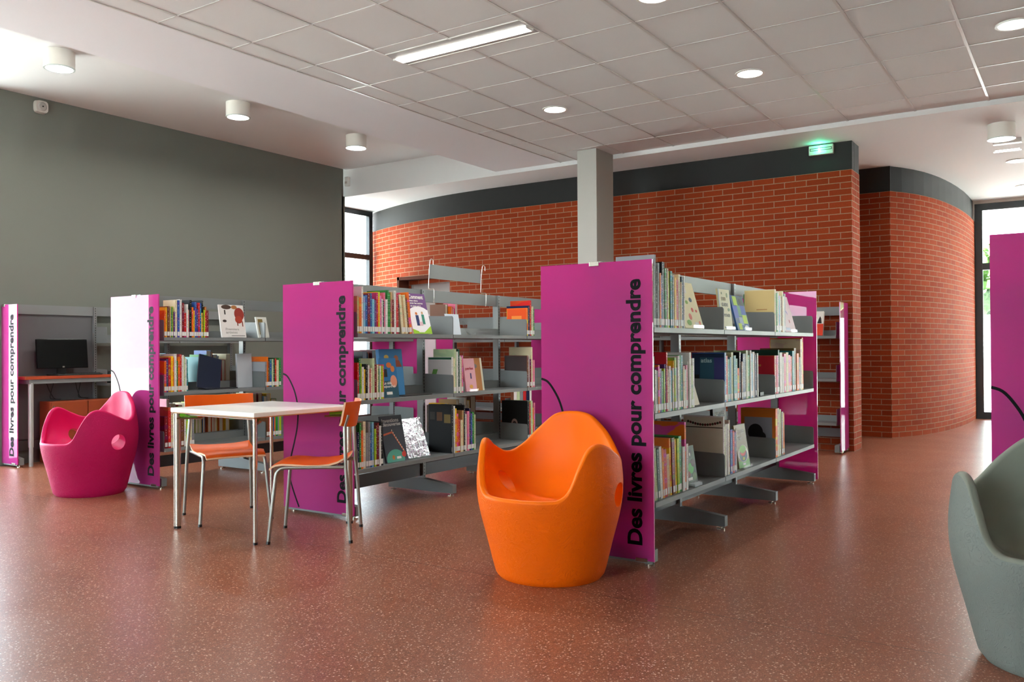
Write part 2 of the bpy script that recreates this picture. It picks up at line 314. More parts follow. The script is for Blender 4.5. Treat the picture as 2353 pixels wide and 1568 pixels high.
# brick walls, laid course by course so that each brick of the curves is its own flat facet
BZ = 2.925
def brick_wall(name, path, z0, z1, closed_pts=None, holes=(), thick=.12, trim0=0., flip=1):
    # path: dense polyline; resampled at brick joints
    P = [Vector((*p, 0)) for p in path]; L = [0]
    for i in range(1, len(P)): L.append(L[-1]+(P[i]-P[i-1]).length)
    def at(s):
        s = max(0, min(L[-1], s))
        for i in range(1, len(P)):
            if s <= L[i]+1e-9:
                t = (s-L[i-1])/(L[i]-L[i-1]); return P[i-1].lerp(P[i], t)
        return P[-1]
    bm = bmesh.new(); uvl = bm.loops.layers.uv.new('UVMap'); nrow = math.ceil(z1/.065)
    for r in range(nrow):
        za, zb = r*.065, min(z1, (r+1)*.065)
        off = .115 if r % 2 else 0.
        js = [0]; s = off if off else .23
        while s < L[-1]-.001: js.append(s); s += .23
        js.append(L[-1])
        for a, b in zip(js[:-1], js[1:]):
            segs = [(a, b)]
            for (h0, h1, hz) in holes:
                ns = []
                for (u, v) in segs:
                    if zb <= hz+.001 and v > h0 and u < h1:
                        if u < h0: ns.append((u, h0))
                        if v > h1: ns.append((h1, v))
                    else: ns.append((u, v))
                segs = ns
            for u, v in segs:
                A, B = at(u), at(v); q = [(A.x, A.y, za), (B.x, B.y, za), (B.x, B.y, zb), (A.x, A.y, zb)]; uvs = [(u, za), (v, za), (v, zb), (u, zb)]
                if flip < 0: q = q[::-1]; uvs = uvs[::-1]
                f = bm.faces.new([bm.verts.new(c) for c in q])
                for lp, w in zip(f.loops, uvs): lp[uvl].uv = (w[0]+.0, w[1])
    # backing body so that the wall has its thickness
    off = []
    for i, p in enumerate(P):
        t = (P[min(i+1, len(P)-1)]-P[max(i-1, 0)]).normalized(); off.append(Vector((-t.y, t.x, 0))*flip)
    def strip(d0):
        return [p+o*d0 for p, o in zip(P, off)]
    Fp, Bp = strip(.012), strip(thick)
    cuts = [(0, L[-1], 0, z1)]
    hs = sorted(holes)
    rngs = []; s0 = 0
    for h0, h1, hz in hs: rngs += [(s0, h0, 0), (h0, h1, hz)]; s0 = h1
    rngs.append((s0, L[-1], 0))
    def at2(Q, s):
        for i in range(1, len(P)):
            if s <= L[i]+1e-9: return Q[i-1].lerp(Q[i], (s-L[i-1])/(L[i]-L[i-1]))
        return Q[-1]
    for (u, v, zz) in rngs:
        u_ = max(u, trim0); ss = [u_]+[x for x in L if u_+1e-4 < x < v-1e-4]+[v]
        vs = [[bm.verts.new((*at2(Q, s_)[:2], z)) for Q, z in ((Fp, zz), (Bp, zz), (Bp, z1), (Fp, z1))] for s_ in ss]
        for a, b in zip(vs[:-1], vs[1:]):
            for j in range(4):
                f = bm.faces.new((a[j], b[j], b[(j+1) % 4], a[(j+1) % 4]))
                for lp in f.loops: lp[uvl].uv = ((lp.vert.co.x+lp.vert.co.y), lp.vert.co.z)
        for e_ in (vs[0], vs[-1]):
            f = bm.faces.new(e_)
            for lp in f.loops: lp[uvl].uv = ((lp.vert.co.x+lp.vert.co.y), lp.vert.co.z)
    me = bpy.data.meshes.new(name); bm.to_mesh(me); bm.free(); me.materials.append(BRICK)
    o = bpy.data.objects.new(name, me); COL.objects.link(o); return struct(o)
def band(name, path, z0, z1, thick, flip, inset=.02):
    P = [Vector((*p, 0)) for p in path]; m = MB(); rows = []
    for i, p in enumerate(P):
        t = (P[min(i+1, len(P)-1)]-P[max(i-1, 0)]).normalized(); n = Vector((-t.y, t.x, 0))*flip
        rows.append([m.bm.verts.new((*(p+n*d)[:2], z)) for d, z in ((inset, z0), (thick, z0), (thick, z1), (inset, z1))])
    for a, b in zip(rows[:-1], rows[1:]):
        for j in range(4): m.bm.faces.new((a[j], b[j], b[(j+1) % 4], a[(j+1) % 4]))
    m.bm.faces.new(rows[0]); m.bm.faces.new(rows[-1])
    return struct(m.build(name, DARKB))
XB = 9.33
curve = [(XB, 2.0)]+[(XB, 2.0+.25*i) for i in range(1, 19)]
y = 6.5; curve = [(XB, 2.0), (XB, 6.4)]
for k in range(1, 21):
    t = k/20; curve.append((XB+.66*t**2.2, 6.4+2.93*t))
# doorway: arc positions between Y 7.31 and 8.20
brick_wall('wall_brick_1', curve, 0, BZ, trim0=.013, holes=[(5.31, 6.20, 2.07)], flip=-1)
band('wall_band_1', curve, BZ, ZL, .12, -1)
cut = [(XB, 2.0), (10.93, 2.0)]
brick_wall('wall_brick_2', [(XB, 2.0), (XB+.36, 2.0)], 0, BZ, flip=1, trim0=.13); band('wall_band_2', [(XB+.13, 2.0), (XB+.34, 2.0)], BZ, ZL, .12, 1, inset=.0)
brick_wall('wall_brick_3', [(10.93, 1.915), (10.93, 3.6)], 0, BZ, flip=-1); band('wall_band_3', [(10.93, 1.915), (10.93, 3.6)], BZ, ZL, .12, -1)
arc = [(10.93, 1.915), (11.12, 1.80), (11.34, 1.70), (11.57, 1.62), (11.8, 1.56), (12.05, 1.51), (12.3, 1.47), (12.6, 1.433), (12.95, 1.40), (13.35, 1.375), (13.8, 1.36), (14.4, 1.36)]
brick_wall('wall_brick_4', arc, 0, BZ, flip=1, trim0=.14); band('wall_band_4', [(10.952, 1.903)]+arc[1:], BZ, ZL, .12, 1)
m = MB(); m.box(9.69, 10.93, 3.5, 3.6, 0, ZL); struct(m.build('wall_passage', BEH))
# recessed door in the brick wall
e = empty('door_1', kind='structure')
m = MB(); m.box(9.62, 9.66, 7.25, 8.18, 0, 2.05); m.build('door_leaf', mat('pale_grey_door', (206, 204, 204), .5), e)
m = MB(); m.box(9.58, 9.64, 8.16, 8.20, 0, 2.07); m.box(9.58, 9.64, 7.3, 8.2, 2.045, 2.075); m.build('door_frame', mat('door_frame_paint', (150, 150, 150), .4), e)
m = MB(); m.tube(fillet([(9.62, 7.45, 1.0), (9.56, 7.45, 1.0), (9.56, 7.57, 1.0)], .02), .009); m.build('door_handle', CHROME, e, smooth=True)
m = MB(); m.box(9.345, 9.66, 8.201, 8.24, 0, 2.12); m.box(9.345, 9.66, 7.3, 8.24, 2.075, 2.12); struct(m.build('trim_2', plaster('brown_reveal', (96, 48, 30))))
# column
m = MB(); m.box(8.3, 8.70, 4.43, 4.67, 0, ZT); struct(m.build('column', COLM, bevel=.003))
# ================================================================== OUTSIDE
m = MB(); m.box(-30, 60, -40, 50, -.3, -.14); struct(m.build('ground_outside', noisy('pale_concrete_paving', (196, 192, 184), (180, 176, 168), 3., .8, .1, .002)))
m = MB(); m.box(XE+.12, 18.4, -9, 4, 3.3, 3.5); struct(m.build('ceiling_canopy', plaster('canopy_paint', (206, 208, 206))))
def hedge():
    m = MB(); rnd = random.Random(3); bm = m.bm
    for i in range(2600):
        yy = rnd.uniform(-16, 9); z = rnd.uniform(1.6, 4.1+.5*math.sin(yy*.9)+.3*math.sin(yy*2.3)); x = 31.5+rnd.uniform(-.9, .9)
        n = Vector((rnd.uniform(-1, 0), rnd.uniform(-1, 1), rnd.uniform(-.3, 1))).normalized(); a = n.orthogonal().normalized(); b = n.cross(a); r = rnd.uniform(.1, .3)
        for k in range(6):
            t = rnd.uniform(0, 6.28); c = Vector((x, yy, z))+a*r*math.cos(t)+b*r*math.sin(t); d = Vector((rnd.uniform(-1, 1), rnd.uniform(-1, 1), rnd.uniform(-1, 1))).normalized()*.17; e2 = d.cross(n)*1.1
            bm.faces.new([bm.verts.new(c+v) for v in (d, e2, -d, -e2)])
    e = empty('hedge', (0, 0, -.14), label='leafy green hedge outside the far right window', cat='hedge')
    f = m.build('foliage', noisy('hedge_leaf', (112, 150, 76), (70, 112, 50), 3., .6, .0), e, recalc=False); f['kind'] = 'stuff'
    for yy in range(-15, 9, 3): MB().tube([(31.5, yy, 0), (31.6, yy+.1, 1.6), (31.4, yy-.1, 3.2)], .08).build('trunk', mat('bark', (84, 66, 50), .8), e)
    o = MB().box(29.6, 29.8, -16, 10, -.14, 2.0).build('garden_wall', plaster('white_garden_wall', (228, 226, 222))); tag(o, 'low white garden wall outside the far right window below the hedge', 'wall')
hedge()
# ================================================================== LIGHT FITTINGS
BULB = emit_mat('lit_diffuser', (1, .98, .9), 9.0)
def lamp(x, y, z, power, size=.16):
    l = bpy.data.lights.new('downlight_lamp', 'AREA'); l.shape = 'DISK'; l.size = size; l.energy = power; l.color = (1, .96, .89); l.spread = R(165)
    return l
def downlight(x, y, z, label, p=7, r=.115):
    e = empty('recessed_downlight', (x, y, z), label=label, cat='ceiling light', group='recessed round ceiling downlights')
    m = MB(); m.ring(0, 0, -.008, .0, r-.018, r); m.build('trim_ring', WHITE, e, smooth=True)
    m = MB(); m.cyl(0, 0, -.004, -.001, r-.018); m.build('diffuser', BULB, e)
    lo = bpy.data.objects.new('lamp', lamp(x, y, z, p)); COL.objects.link(lo); lo.parent = e; lo.location = (0, 0, -.02)
downlight(6.725, 4.012, ZT, 'round recessed downlight in the tiles, nearest the column')
downlight(6.728, 2.206, ZT, 'round recessed downlight in the middle of the tiled ceiling')
downlight(6.726, .386, ZT, 'round recessed downlight at the right edge of the tiled ceiling')
downlight(4.90, 2.206, ZT, 'round recessed downlight cut by the top edge of the photo')
downlight(11.49, .64, ZL, 'recessed downlight in the plaster ceiling, nearer of the two', 4)
downlight(13.38, .66, ZL, 'recessed downlight in the plaster ceiling, closest to the far window', 4)
def cylinder_light(x, y, z, label, p=13):
    e = empty('surface_downlight', (x, y, z), label=label, cat='ceiling light', group='white cylindrical surface downlights')
    m = MB(); m.ring(0, 0, -.14, 0, .112, .12); m.cyl(0, 0, -.004, 0, .115); m.build('housing', mat('white_enamel', (236, 235, 226), .35), e, smooth=True)
    m = MB(); m.ring(0, 0, -.148, -.14, .106, .121); m.build('clear_rim', mat('glass_rim', (215, 225, 220), .05, spec=.8), e, smooth=True)
    m = MB(); m.cyl(0, 0, -.142, -.12, .10); m.build('diffuser', BULB, e, smooth=True)
    lo = bpy.data.objects.new('lamp', lamp(x, y, z, p)); COL.objects.link(lo); lo.parent = e; lo.location = (0, 0, -.16)
cylinder_light(3.86, 7.13, ZA, 'white drum ceiling light above the grey wall, leftmost and nearest')
cylinder_light(5.70, 7.15, ZA, 'white drum ceiling light above the grey wall, middle of the row')
cylinder_light(7.37, 7.12, ZA, 'white drum ceiling light nearest the pale alcove corner')
cylinder_light(9.5, .66, ZL, 'white drum ceiling light at the far right in front of emergency light')
e = empty('tube_light', (4.88, 3.698, ZT), label='recessed linear tube light in the tiled ceiling', cat='ceiling light')
m = MB(); m.box(-.135, .135, -.6, -.592, -.006, .0); m.box(-.135, .135, .592, .6, -.006, 0); m.box(-.135, -.127, -.592, .592, -.006, 0); m.box(.127, .135, -.592, .592, -.006, 0)
m.build('frame', WHITE, e)
m = MB(); m.prism([(-.127, -.002), (-.05, -.012), (-.05, -.002)], -.592, .592, M=Matrix(((1, 0, 0, 0), (0, 0, 1, 0), (0, 1, 0, 0), (0, 0, 0, 1)))); m.prism([(.127, -.002), (.05, -.012), (.05, -.002)], -.592, .592, M=Matrix(((1, 0, 0, 0), (0, 0, 1, 0), (0, 1, 0, 0), (0, 0, 0, 1))))
m.build('reflector', mat('matt_reflector', (150, 148, 146), .4), e)
m = MB(); m.box(-.042, .042, -.585, .565, -.022, -.003); m.build('tube', BULB, e)
m = MB(); m.box(-.044, .044, -.592, -.585, -.024, -.002); m.box(-.044, .044, .565, .592, -.024, -.002); m.build('end_cap', WHITE, e)
l = bpy.data.lights.new('tube_lamp', 'AREA'); l.shape = 'RECTANGLE'; l.size = .08; l.size_y = 1.1; l.energy = 18; l.color = (1, .98, .93)
lo = bpy.data.objects.new('lamp', l); COL.objects.link(lo); lo.parent = e; lo.location = (0, 0, -.03)
# emergency light beside the far drum
e = empty('emergency_light', (10.25, .66, ZL), label='clear hanging emergency light plate behind the far right drum light', cat='emergency light')
m = MB(); m.box(-.04, .04, -.13, .13, -.045, 0); m.build('housing', WHITE, e, bevel=.004)
m = MB(); m.box(-.004, .004, -.12, .12, -.115, -.045); m.build('clear_plate', CLEAR, e)
m = MB(); m.box(-.006, .006, -.125, .125, -.125, -.115); m.box(-.005, .005, -.11, .11, -.105, -.1025); m.build('lit_edge', emit_mat('lit_edge', (1, 1, 1), 2.5), e)
# exit light over the brick wall
e = empty('exit_light', (XB+.02, 2.30, 3.165), label='white emergency exit light glowing green on the charcoal band', cat='exit light')
m = MB(); m.box(-.05, 0, -.125, .125, -.055, .045); m.build('housing', mat('greenish_casing', (190, 200, 190), .4), e, bevel=.006)
m = MB()
for a in (0, 1): m.box(-.053, -.05, -.105, .11, -.012+a*.022, -.006+a*.022)
m.box(-.053, -.05, -.111, -.105, -.012, .016); m.box(-.053, -.05, .106, .112, -.012, .016); m.build('slot_frame', mat('dark_green_plastic', (18, 60, 40), .4), e)
m = MB(); m.tube([(-.06, .012, -.02), (-.053, .012, -.02)], .012, n=16); m.tube([(-.06, .016, .004), (-.053, .016, .004)], .008, n=16); m.build('green_led', emit_mat('green_led', (.1, 1, .55), 18), e)
l = bpy.data.lights.new('exit_glow', 'POINT'); l.energy = .5; l.color = (.1, 1, .5); l.shadow_soft_size = .02; lo = bpy.data.objects.new('glow', l); COL.objects.link(lo); lo.parent = e; lo.location = (-.09, .01, 0)
# siren and motion detector
e = empty('alarm_siren', (4.46, YW, 3.51), label='round white alarm siren high on the grey wall', cat='alarm')
m = MB(); M90 = Matrix.Rotation(math.pi/2, 4, 'X')
def ycyl(m, r0, r1, y0, y1, n=28, sq=0, mi=0):
    a = []; b = []
    for L_, r, yy in ((a, r0, y0), (b, r1, y1)):
        for i in range(n):
            t = 2*math.pi*i/n; k = 1/(abs(math.cos(t))**4+abs(math.sin(t))**4)**.25 if sq else 1
            L_.append(m.bm.verts.new((r*k*math.cos(t), yy, r*k*math.sin(t))))
    m.bm.faces.new(a).material_index = mi; m.bm.faces.new(b[::-1]).material_index = mi
    for i in range(n): m.bm.faces.new((a[i], a[(i+1) % n], b[(i+1) % n], b[i])).material_index = mi
ycyl(m, .064, .058, 0, -.05, sq=1); m.build('casing', mat('warm_white_plastic', (205, 200, 192), .4), e, smooth=True)
m = MB(); ycyl(m, .045, .034, -.05, -.062); m.build('horn', mat('siren_horn', (170, 166, 160), .4), e, smooth=True)
m = MB(); ycyl(m, .008, .006, -.062, -.068); m.build('dot', BLACK, e)
e = empty('motion_detector', (XT-.001, YW-.03, 3.43), label='small white motion detector at the corner of grey wall and alcove', cat='sensor')
m = MB(); m.box(-.05, 0, -.05, .02, -.065, .065); m.build('casing', WHITE, e, bevel=.008)
m = MB(); m.box(-.053, -.05, -.035, .01, -.03, .0); m.build('lens', mat('sensor_lens', (200, 190, 180), .3), e)
# ================================================================== BOOKCASES
SHZ = [.315, .760, 1.197]
def lettering_panel(name, x, y0, y1, parent, face=-1, text=True, clips=True, zb=.03, zt=1.535, line=True):
    # glass end panel in the plane X = x, seen from -X; image right is y0 (low Y)
    p = MB().box(x-.005, x+.005, y0, y1, zb, zt).build(name, GLASSP, parent)
    xf = x-.0062
    if text:
        M = basis((xf, y0+.066, .105), (0, 0, 1), (0, 1, 0))   # runs upwards, ascenders towards +Y
        text_obj('lettering', 'Des livres pour comprendre', BLK2, p, M, height=.078, length=1.335, bold=.034)
    if line:
        w = y1-y0; pts = [(0, .93), (.06, .915), (.12, .87), (.18, .80), (.22, .70), (.21, .58), (.16, .46), (.11, .36), (.09, .26), (.13, .17), (.23, .04)]
        V = [Vector((xf, y1-a*w, z)) for a, z in pts]; out = []
        for i in range(len(V)-1):
            p0, p1, p2, p3 = V[max(0, i-1)], V[i], V[i+1], V[min(len(V)-1, i+2)]
            for k in range(4):
                t = k/4; out.append(.5*((2*p1)+(-p0+p2)*t+(2*p0-5*p1+4*p2-p3)*t*t+(-p0+3*p1-3*p2+p3)*t**3))
        out.append(V[-1]); m = MB(); hw = .006; pr_ = None
        for i, q in enumerate(out):
            t = (out[min(i+1, len(out)-1)]-out[max(0, i-1)]).normalized(); n = Vector((0, -t.z, t.y))*hw
            a, b = m.bm.verts.new(q+n), m.bm.verts.new(q-n); c, d = m.bm.verts.new(q+n+Vector((.0009, 0, 0))), m.bm.verts.new(q-n+Vector((.0009, 0, 0)))
            if pr_:
                m.bm.faces.new((pr_[0], a, b, pr_[1])); m.bm.faces.new((pr_[2], c, d, pr_[3])); m.bm.faces.new((pr_[0], a, c, pr_[2])); m.bm.faces.new((pr_[1], b, d, pr_[3]))
            pr_ = (a, b, c, d)
        m.build('printed_line', BLK2, p)
    if clips:
        yc = (y0+y1)/2
        m = MB(); m.box(x-.009, x+.012, yc-.028, yc+.028, zt-.018, zt+.006); m.build('clip', CHROME, p, bevel=.002)
        m = MB(); m.box(x-.009, x+.012, y0+.035, y0+.10, zb-.006, zb+.012); m.build('clip', CHROME, p, bevel=.002)
        m = MB(); m.box(x-.004, x+.004, y0+.01, y1-.01, zb-.012, zb); m.build('bottom_rail', STEEL, p)
    return p
def bookcase(x0, nb, yc, label, group=None, px=None, fx=None, hw=.315, side='both', kick=True, skip=(), dx=1.01):
    e = empty('bookcase', (0, 0, 0), label=label, cat='bookcase', group=group)
    xs = [x0+dx*i for i in range(nb+1)]
    for x in xs:
        o = MB().box(-.015, .015, -.028, .028, 0, 1.50).build('upright', SLOT, e); o.location = (x, yc, .045)
        sides = {'both': (-hw, hw), 'front': (-hw, .03), 'back': (-.03, hw)}[side]
        m = MB(); Mx = Matrix(((0, 0, 1, x), (1, 0, 0, yc), (0, 1, 0, 0), (0, 0, 0, 1)))
        m.prism([(sides[0], .02), (sides[1], .02), (sides[1], .082), (0.04 if sides[1] > .1 else .03, .112), (-.04, .112), (sides[0], .082)], -.024, .024, M=Mx)
        ft = m.build('base_foot', STEEL, e, bevel=.002)
        for yy in ((sides[0]+.035), (sides[1]-.035)) if side == 'both' else ((sides[0]+.035),):
            m = MB(); m.cyl(x, yc+yy, 0, .008, .024); m.cyl(x, yc+yy, .008, .03, .007); m.build('leveller', CHROME, ft, smooth=True)
    for a, b in zip(xs[:-1], xs[1:]):
        MB().box(a+.016, b-.016, yc-.012, yc+.012, 1.452, 1.545).build('canopy_strip', STEEL, e)
        if kick: MB().box(a+.016, b-.016, yc-.012, yc+.012, .13, .222).build('base_rail', STEELD, e)
        for s_ in (-1, 1):
            if side == 'front' and s_ > 0 or side == 'back' and s_ < 0: continue
            for z in SHZ:
                if (s_, z, round(a, 2)) in skip: continue
                y_out, y_in = yc+s_*(hw-.002), yc+s_*.035
                ya, yb = min(y_out, y_in), max(y_out, y_in)
                m = MB(); m.box(a+.004, b-.004, ya, yb, z-.026, z); yi = (y_in-.003, y_in) if s_ > 0 else (y_in, y_in+.003)
                m.box(a+.018, b-.018, min(y_in, y_in+s_*.003), max(y_in, y_in+s_*.003), z, z+.06); m.build('shelf', STEEL, e)
                for xx in (a, b):
                    q = xx+(.0035 if xx == a else -.0035)
                    Mx = Matrix(((0, 0, 1, 0), (1, 0, 0, 0), (0, 1, 0, 0), (0, 0, 0, 1)))
                    f = 1 if s_ > 0 else -1
                    pts = [(y_in, z), (y_out-.004*f, z), (y_out-.004*f, z+.125), (y_out-.012*f, z+.138), (y_in, z+.145)]
                    if f < 0: pts = pts
                    m = MB(); m.prism(pts, q-.0012, q+.0012, M=Mx); m.build('side_bracket', STEEL, e)
    if px: lettering_panel('end_panel', px, yc-hw-.01, yc+hw+.01, e)
    if fx:
        p = lettering_panel('end_panel', fx, yc-hw-.01, yc+hw+.01, e, text=False, clips=False, line=False)
    return e
RC, MC, LC = 2.115, 4.215, 6.365
NMR, NMM, NML = 'bookcase behind orange chair', 'bookcase behind white table', 'bookcase behind pink chair'
bookcase(3.975, 3, RC, 'long grey double-sided bookcase with magenta panel behind the orange chair', px=3.935, fx=7.06, group=None)
bookcase(4.04, 3, MC, 'long grey bookcase whose magenta panel stands behind the white table', px=3.99, fx=7.13)
bookcase(4.10, 3, LC, 'long grey bookcase with magenta panel behind the pink chair', px=4.05, fx=7.17)
bookcase(3.93, 2, -.01, 'bookcase behind the grey chair, only its magenta panel in frame', px=3.89)
# wall unit with the desk: single sided, against the grey wall
b0 = bookcase(4.14, 3, 8.562, 'grey wall bookcase built around the computer desk', px=4.10, hw=.24, side='front', skip={(-1, z, 4.14) for z in SHZ}, dx=.85)
m = MB(); m.box(4.157, 4.973, 8.565, 8.573, .24, 1.45); m.build('back_panel', BACKP, b0)
# unit along the brick wall
def wall_unit():
    e = empty('bookcase', (0, 0, 0), label='low grey bookcase standing against the brick wall', cat='bookcase')
    ys = [2.09+1.01*i for i in range(6)]
    for y in ys:
        o = MB().box(-.028, .028, -.015, .015, 0, 1.47).build('upright', STEEL, e); o.location = (9.27, y, .045)
        MB().box(8.99, 9.30, y-.024, y+.024, .02, .09).build('base_foot', STEEL, e)
    for a, b in zip(ys[:-1], ys[1:]):
        MB().box(9.26, 9.28, a+.016, b-.016, 1.41, 1.50).build('canopy_strip', STEEL, e)
        MB().box(9.26, 9.28, a+.016, b-.016, .15, .24).build('base_rail', STEEL, e)
        for z in SHZ:
            m = MB(); m.box(8.99, 9.25, a+.004, b-.004, z-.026, z); m.box(9.247, 9.25, a+.018, b-.018, z, z+.06); m.build('shelf', STEEL, e)
            m = MB(); m.box(9.0, 9.25, a+.003, a+.006, z, z+.14); m.build('side_bracket', STEEL, e)
    p = MB().box(8.98, 9.31, 2.045, 2.055, .03, 1.535).build('end_panel', GLASSP, e)
    for x in (9.02, 9.26): MB().box(x-.02, x+.02, 2.04, 2.06, .02, .045).build('clip', CHROME, p)
    return e
wall_unit()
# hanging blank sign over the middle bookcase
e = empty('hanging_sign', (5.52, MC-.0, 1.545), label='blank grey header sign on wire posts above the middle bookcase', cat='sign')
for x in (-.35, .34):
    m = MB(); m.tube(fillet([(x, -.03, -.10), (x, -.035, -.06), (x, -.035, .012), (x, .02, .012), (x, .012, .17), (x, .0, .245), (x+.02, -.012, .24), (x+.02, -.012, .20)], .012), .0026, n=8); m.build('wire_post', CHROME, e, smooth=True)
m = MB(); m.box(-.34, .33,   .014, .018, .095, .205); m.build('sign_plate', STEEL, e)
# pink tinted panel and white board near the brick wall
e = empty('display_panel', (8.55, 0, 0), label='narrow magenta glass panel beside the white board near the brick wall', cat='panel')
MB().box(-.005, .005, 6.62, 6.88, .03, 1.53).build('glass', GLASSP, e); MB().box(-.12, .12, 6.70, 6.80, 0, .03).build('foot', STEEL, e)
e = empty('white_board', (8.55, 0, 0), label='white display board standing beside the narrow magenta panel', cat='board')
MB().box(-.006, .006, 6.89, 7.16, .03, 1.53).build('board', mat('white_board_face', (222, 212, 222), .35), e); MB().box(-.12, .12, 6.97, 7.08, 0, .03).build('foot', STEEL, e)
# ================================================================== BOOKS
C = dict(white=(228, 226, 220), cream=(226, 214, 176), grey=(140, 142, 146), black=(20, 20, 22), red=(196, 32, 30), darkred=(120, 20, 28), orange=(232, 112, 20), yellow=(240, 190, 30), lime=(168, 196, 30), green=(40, 138, 56), darkgreen=(14, 66, 50), teal=(30, 130, 136), lightblue=(128, 184, 214), blue=(36, 84, 160), navy=(22, 32, 72), purple=(96, 52, 120), pink=(226, 120, 150), brown=(112, 66, 38), tan=(196, 158, 108), palegreen=(190, 208, 160), magenta=(190, 30, 110))
CN = dict(darkred='dark red', darkgreen='dark green', lightblue='light blue', palegreen='pale green')
ORD = ['zeroth', 'first', 'second', 'third', 'fourth', 'fifth', 'sixth', 'seventh', 'eighth', 'ninth', 'tenth', 'eleventh', 'twelfth', 'thirteenth', 'fourteenth', 'fifteenth', 'sixteenth', 'seventeenth', 'eighteenth', 'nineteenth', 'twentieth', 'twenty-first', 'twenty-second', 'twenty-third', 'twenty-fourth', 'twenty-fifth', 'twenty-sixth', 'twenty-seventh', 'twenty-eighth', 'twenty-ninth', 'thirtieth', 'thirty-first', 'thirty-second']
nbook = [0]
def book(x, y, z, th, h, d, col, label, group, face=1, lean=0., rz=0., sticker=True):
    # origin: bottom of the spine; spine faces -Y when face=1
    m = MB(); c = .0022
    m.box(-th/2, -th/2+c, 0, d, 0, h); m.box(th/2-c, th/2, 0, d, 0, h); m.box(-th/2+c, th/2-c, 0, c, 0, h)
    o = m.build('book', BOOK); o.color = (*lin(C[col]), 1)
    tag(o, label, 'book', group)
    M = T((x, y, z)) @ Matrix.Rotation((0 if face > 0 else math.pi)+rz, 4, 'Z') @ Matrix.Rotation(lean, 4, 'Y'); 
    if lean:
        # keep the lowest corner on the shelf
        dz = abs(math.sin(lean))*th/2; M = T((0, 0, dz+.0005)) @ M
    o.matrix_world = M
    MB().box(-th/2+c, th/2-c, c, d-.004, .004, h-.004).build('pages', PAPER, o)
    if sticker:
        w = min(th*.92, .022)/2; MB().box(-w, w, -.0006, 0, .012, .045).build('spine_label', STICK, o)
    nbook[0] += 1; return o
def run(x0, x1, yf, z, cols, place, group, hr=(.20, .29), face=1, low=False, tilt=0., hs=None, sticker=True, dr=(.14, .20), first=None):
    """a run of books from x0 to x1; place: text naming the run"""
    n = len(cols); ws = [random.uniform(.6, 1.4) for _ in cols]; tot = x1-x0; s = sum(ws); x = x0
    for i, (cn, w) in enumerate(zip(cols, ws)):
        th = w/s*tot; t2 = th*.93
        h = hs[i] if hs else random.uniform(*hr); d = min(random.uniform(*dr), h*.86)
        ln = tilt(i/n) if callable(tilt) else tilt
        sz = 'tall' if h > .27 else ('short' if h < .215 else ('thin' if th < .013 else ('thick' if th > .022 else 'mid-sized')))
        book(x+th/2, yf+(.012 if face > 0 else -.012)+random.uniform(0, .006)*face, z+.0005, t2, h, d, cn, '%s %s book, %s %s' % (sz, CN.get(cn, cn), ORD[i+1], place), group, face, ln, sticker=sticker)['low'] = 1 if (low or face < 0) else 0
        x += th
YR_, YM_, YL_ = RC-.312, MC-.312, LC-.312
S1, S2, S3 = SHZ[2], SHZ[1], SHZ[0]
g = 'spine-out books on the right bookcase'
run(3.985, 4.415, YR_, S1, ['white', 'grey', 'grey', 'black', 'grey', 'orange', 'blue', 'black', 'darkgreen', 'green', 'darkred', 'cream', 'lime', 'teal', 'darkgreen', 'white', 'yellow', 'red', 'cream', 'tan', 'navy', 'white'], 'from the near end, top shelf, '+NMR, g, hs=[.30, .31, .37, .30, .33, .28, .27, .34, .34, .31, .31, .31, .30, .30, .27, .28, .27, .26, .29, .25, .28, .285], dr=(.2, .25))
run(6.04, 6.31, YR_, S1, ['cream', 'green', 'white', 'lightblue', 'cream', 'brown', 'cream', 'white', 'grey'], 'beside the lizard book, top shelf, '+NMR, g, hs=[.30, .275, .285, .26, .26, .25, .295, .26, .28], dr=(.2, .26))
run(3.985, 4.55, YR_, S2, ['grey', 'white', 'grey', 'orange', 'purple', 'green', 'lime', 'purple', 'red', 'cream', 'white', 'lightblue', 'cream', 'yellow', 'lime', 'grey', 'white', 'green', 'teal', 'cream', 'white', 'pink', 'white', 'white', 'palegreen', 'white'], 'from the near end, middle shelf, '+NMR, g, hr=(.21, .31), dr=(.18, .24))
run(5.02, 5.66, YR_, S2, ['blue', 'red', 'teal', 'lightblue', 'palegreen', 'teal', 'teal', 'orange', 'black', 'brown', 'navy', 'navy', 'palegreen', 'green', 'white', 'lightblue', 'white', 'navy', 'white'], 'starting at the atlas, middle shelf, '+NMR, g, hs=[.30, .28, .26, .27, .30, .28, .26, .2, .30, .24, .29, .29, .31, .28, .31, .29, .30, .28, .29], dr=(.2, .26))
run(6.03, 6.77, YR_, S2, ['red', 'pink', 'darkgreen', 'white', 'white', 'pink', 'cream', 'pink', 'red', 'teal', 'brown', 'orange', 'navy', 'cream', 'orange'], 'starting at the red cover, middle shelf, '+NMR, g, hs=[.27, .27, .31, .29, .26, .28, .29, .27, .26, .30, .32, .28, .25, .39, .40], dr=(.22, .26))
run(3.985, 4.45, YR_, S3, ['cream', 'palegreen', 'darkgreen', 'white', 'orange', 'red', 'tan', 'yellow', 'darkred', 'yellow', 'lime', 'green', 'white', 'orange', 'white'], 'from the near end, bottom shelf, '+NMR, g, hs=[.28, .27, .26, .27, .26, .25, .22, .30, .30, .29, .29, .30, .24, .37, .25], dr=(.2, .25), tilt=lambda t: -.10*(1-t) if t < .75 else 0)
run(4.99, 5.24, YR_, S3, ['white', 'palegreen', 'white', 'white', 'cream', 'blue', 'red', 'purple', 'white'], 'beside the cookery book, bottom shelf, '+NMR, g, hs=[.36, .30, .31, .31, .33, .27, .26, .25, .26], dr=(.22, .26))
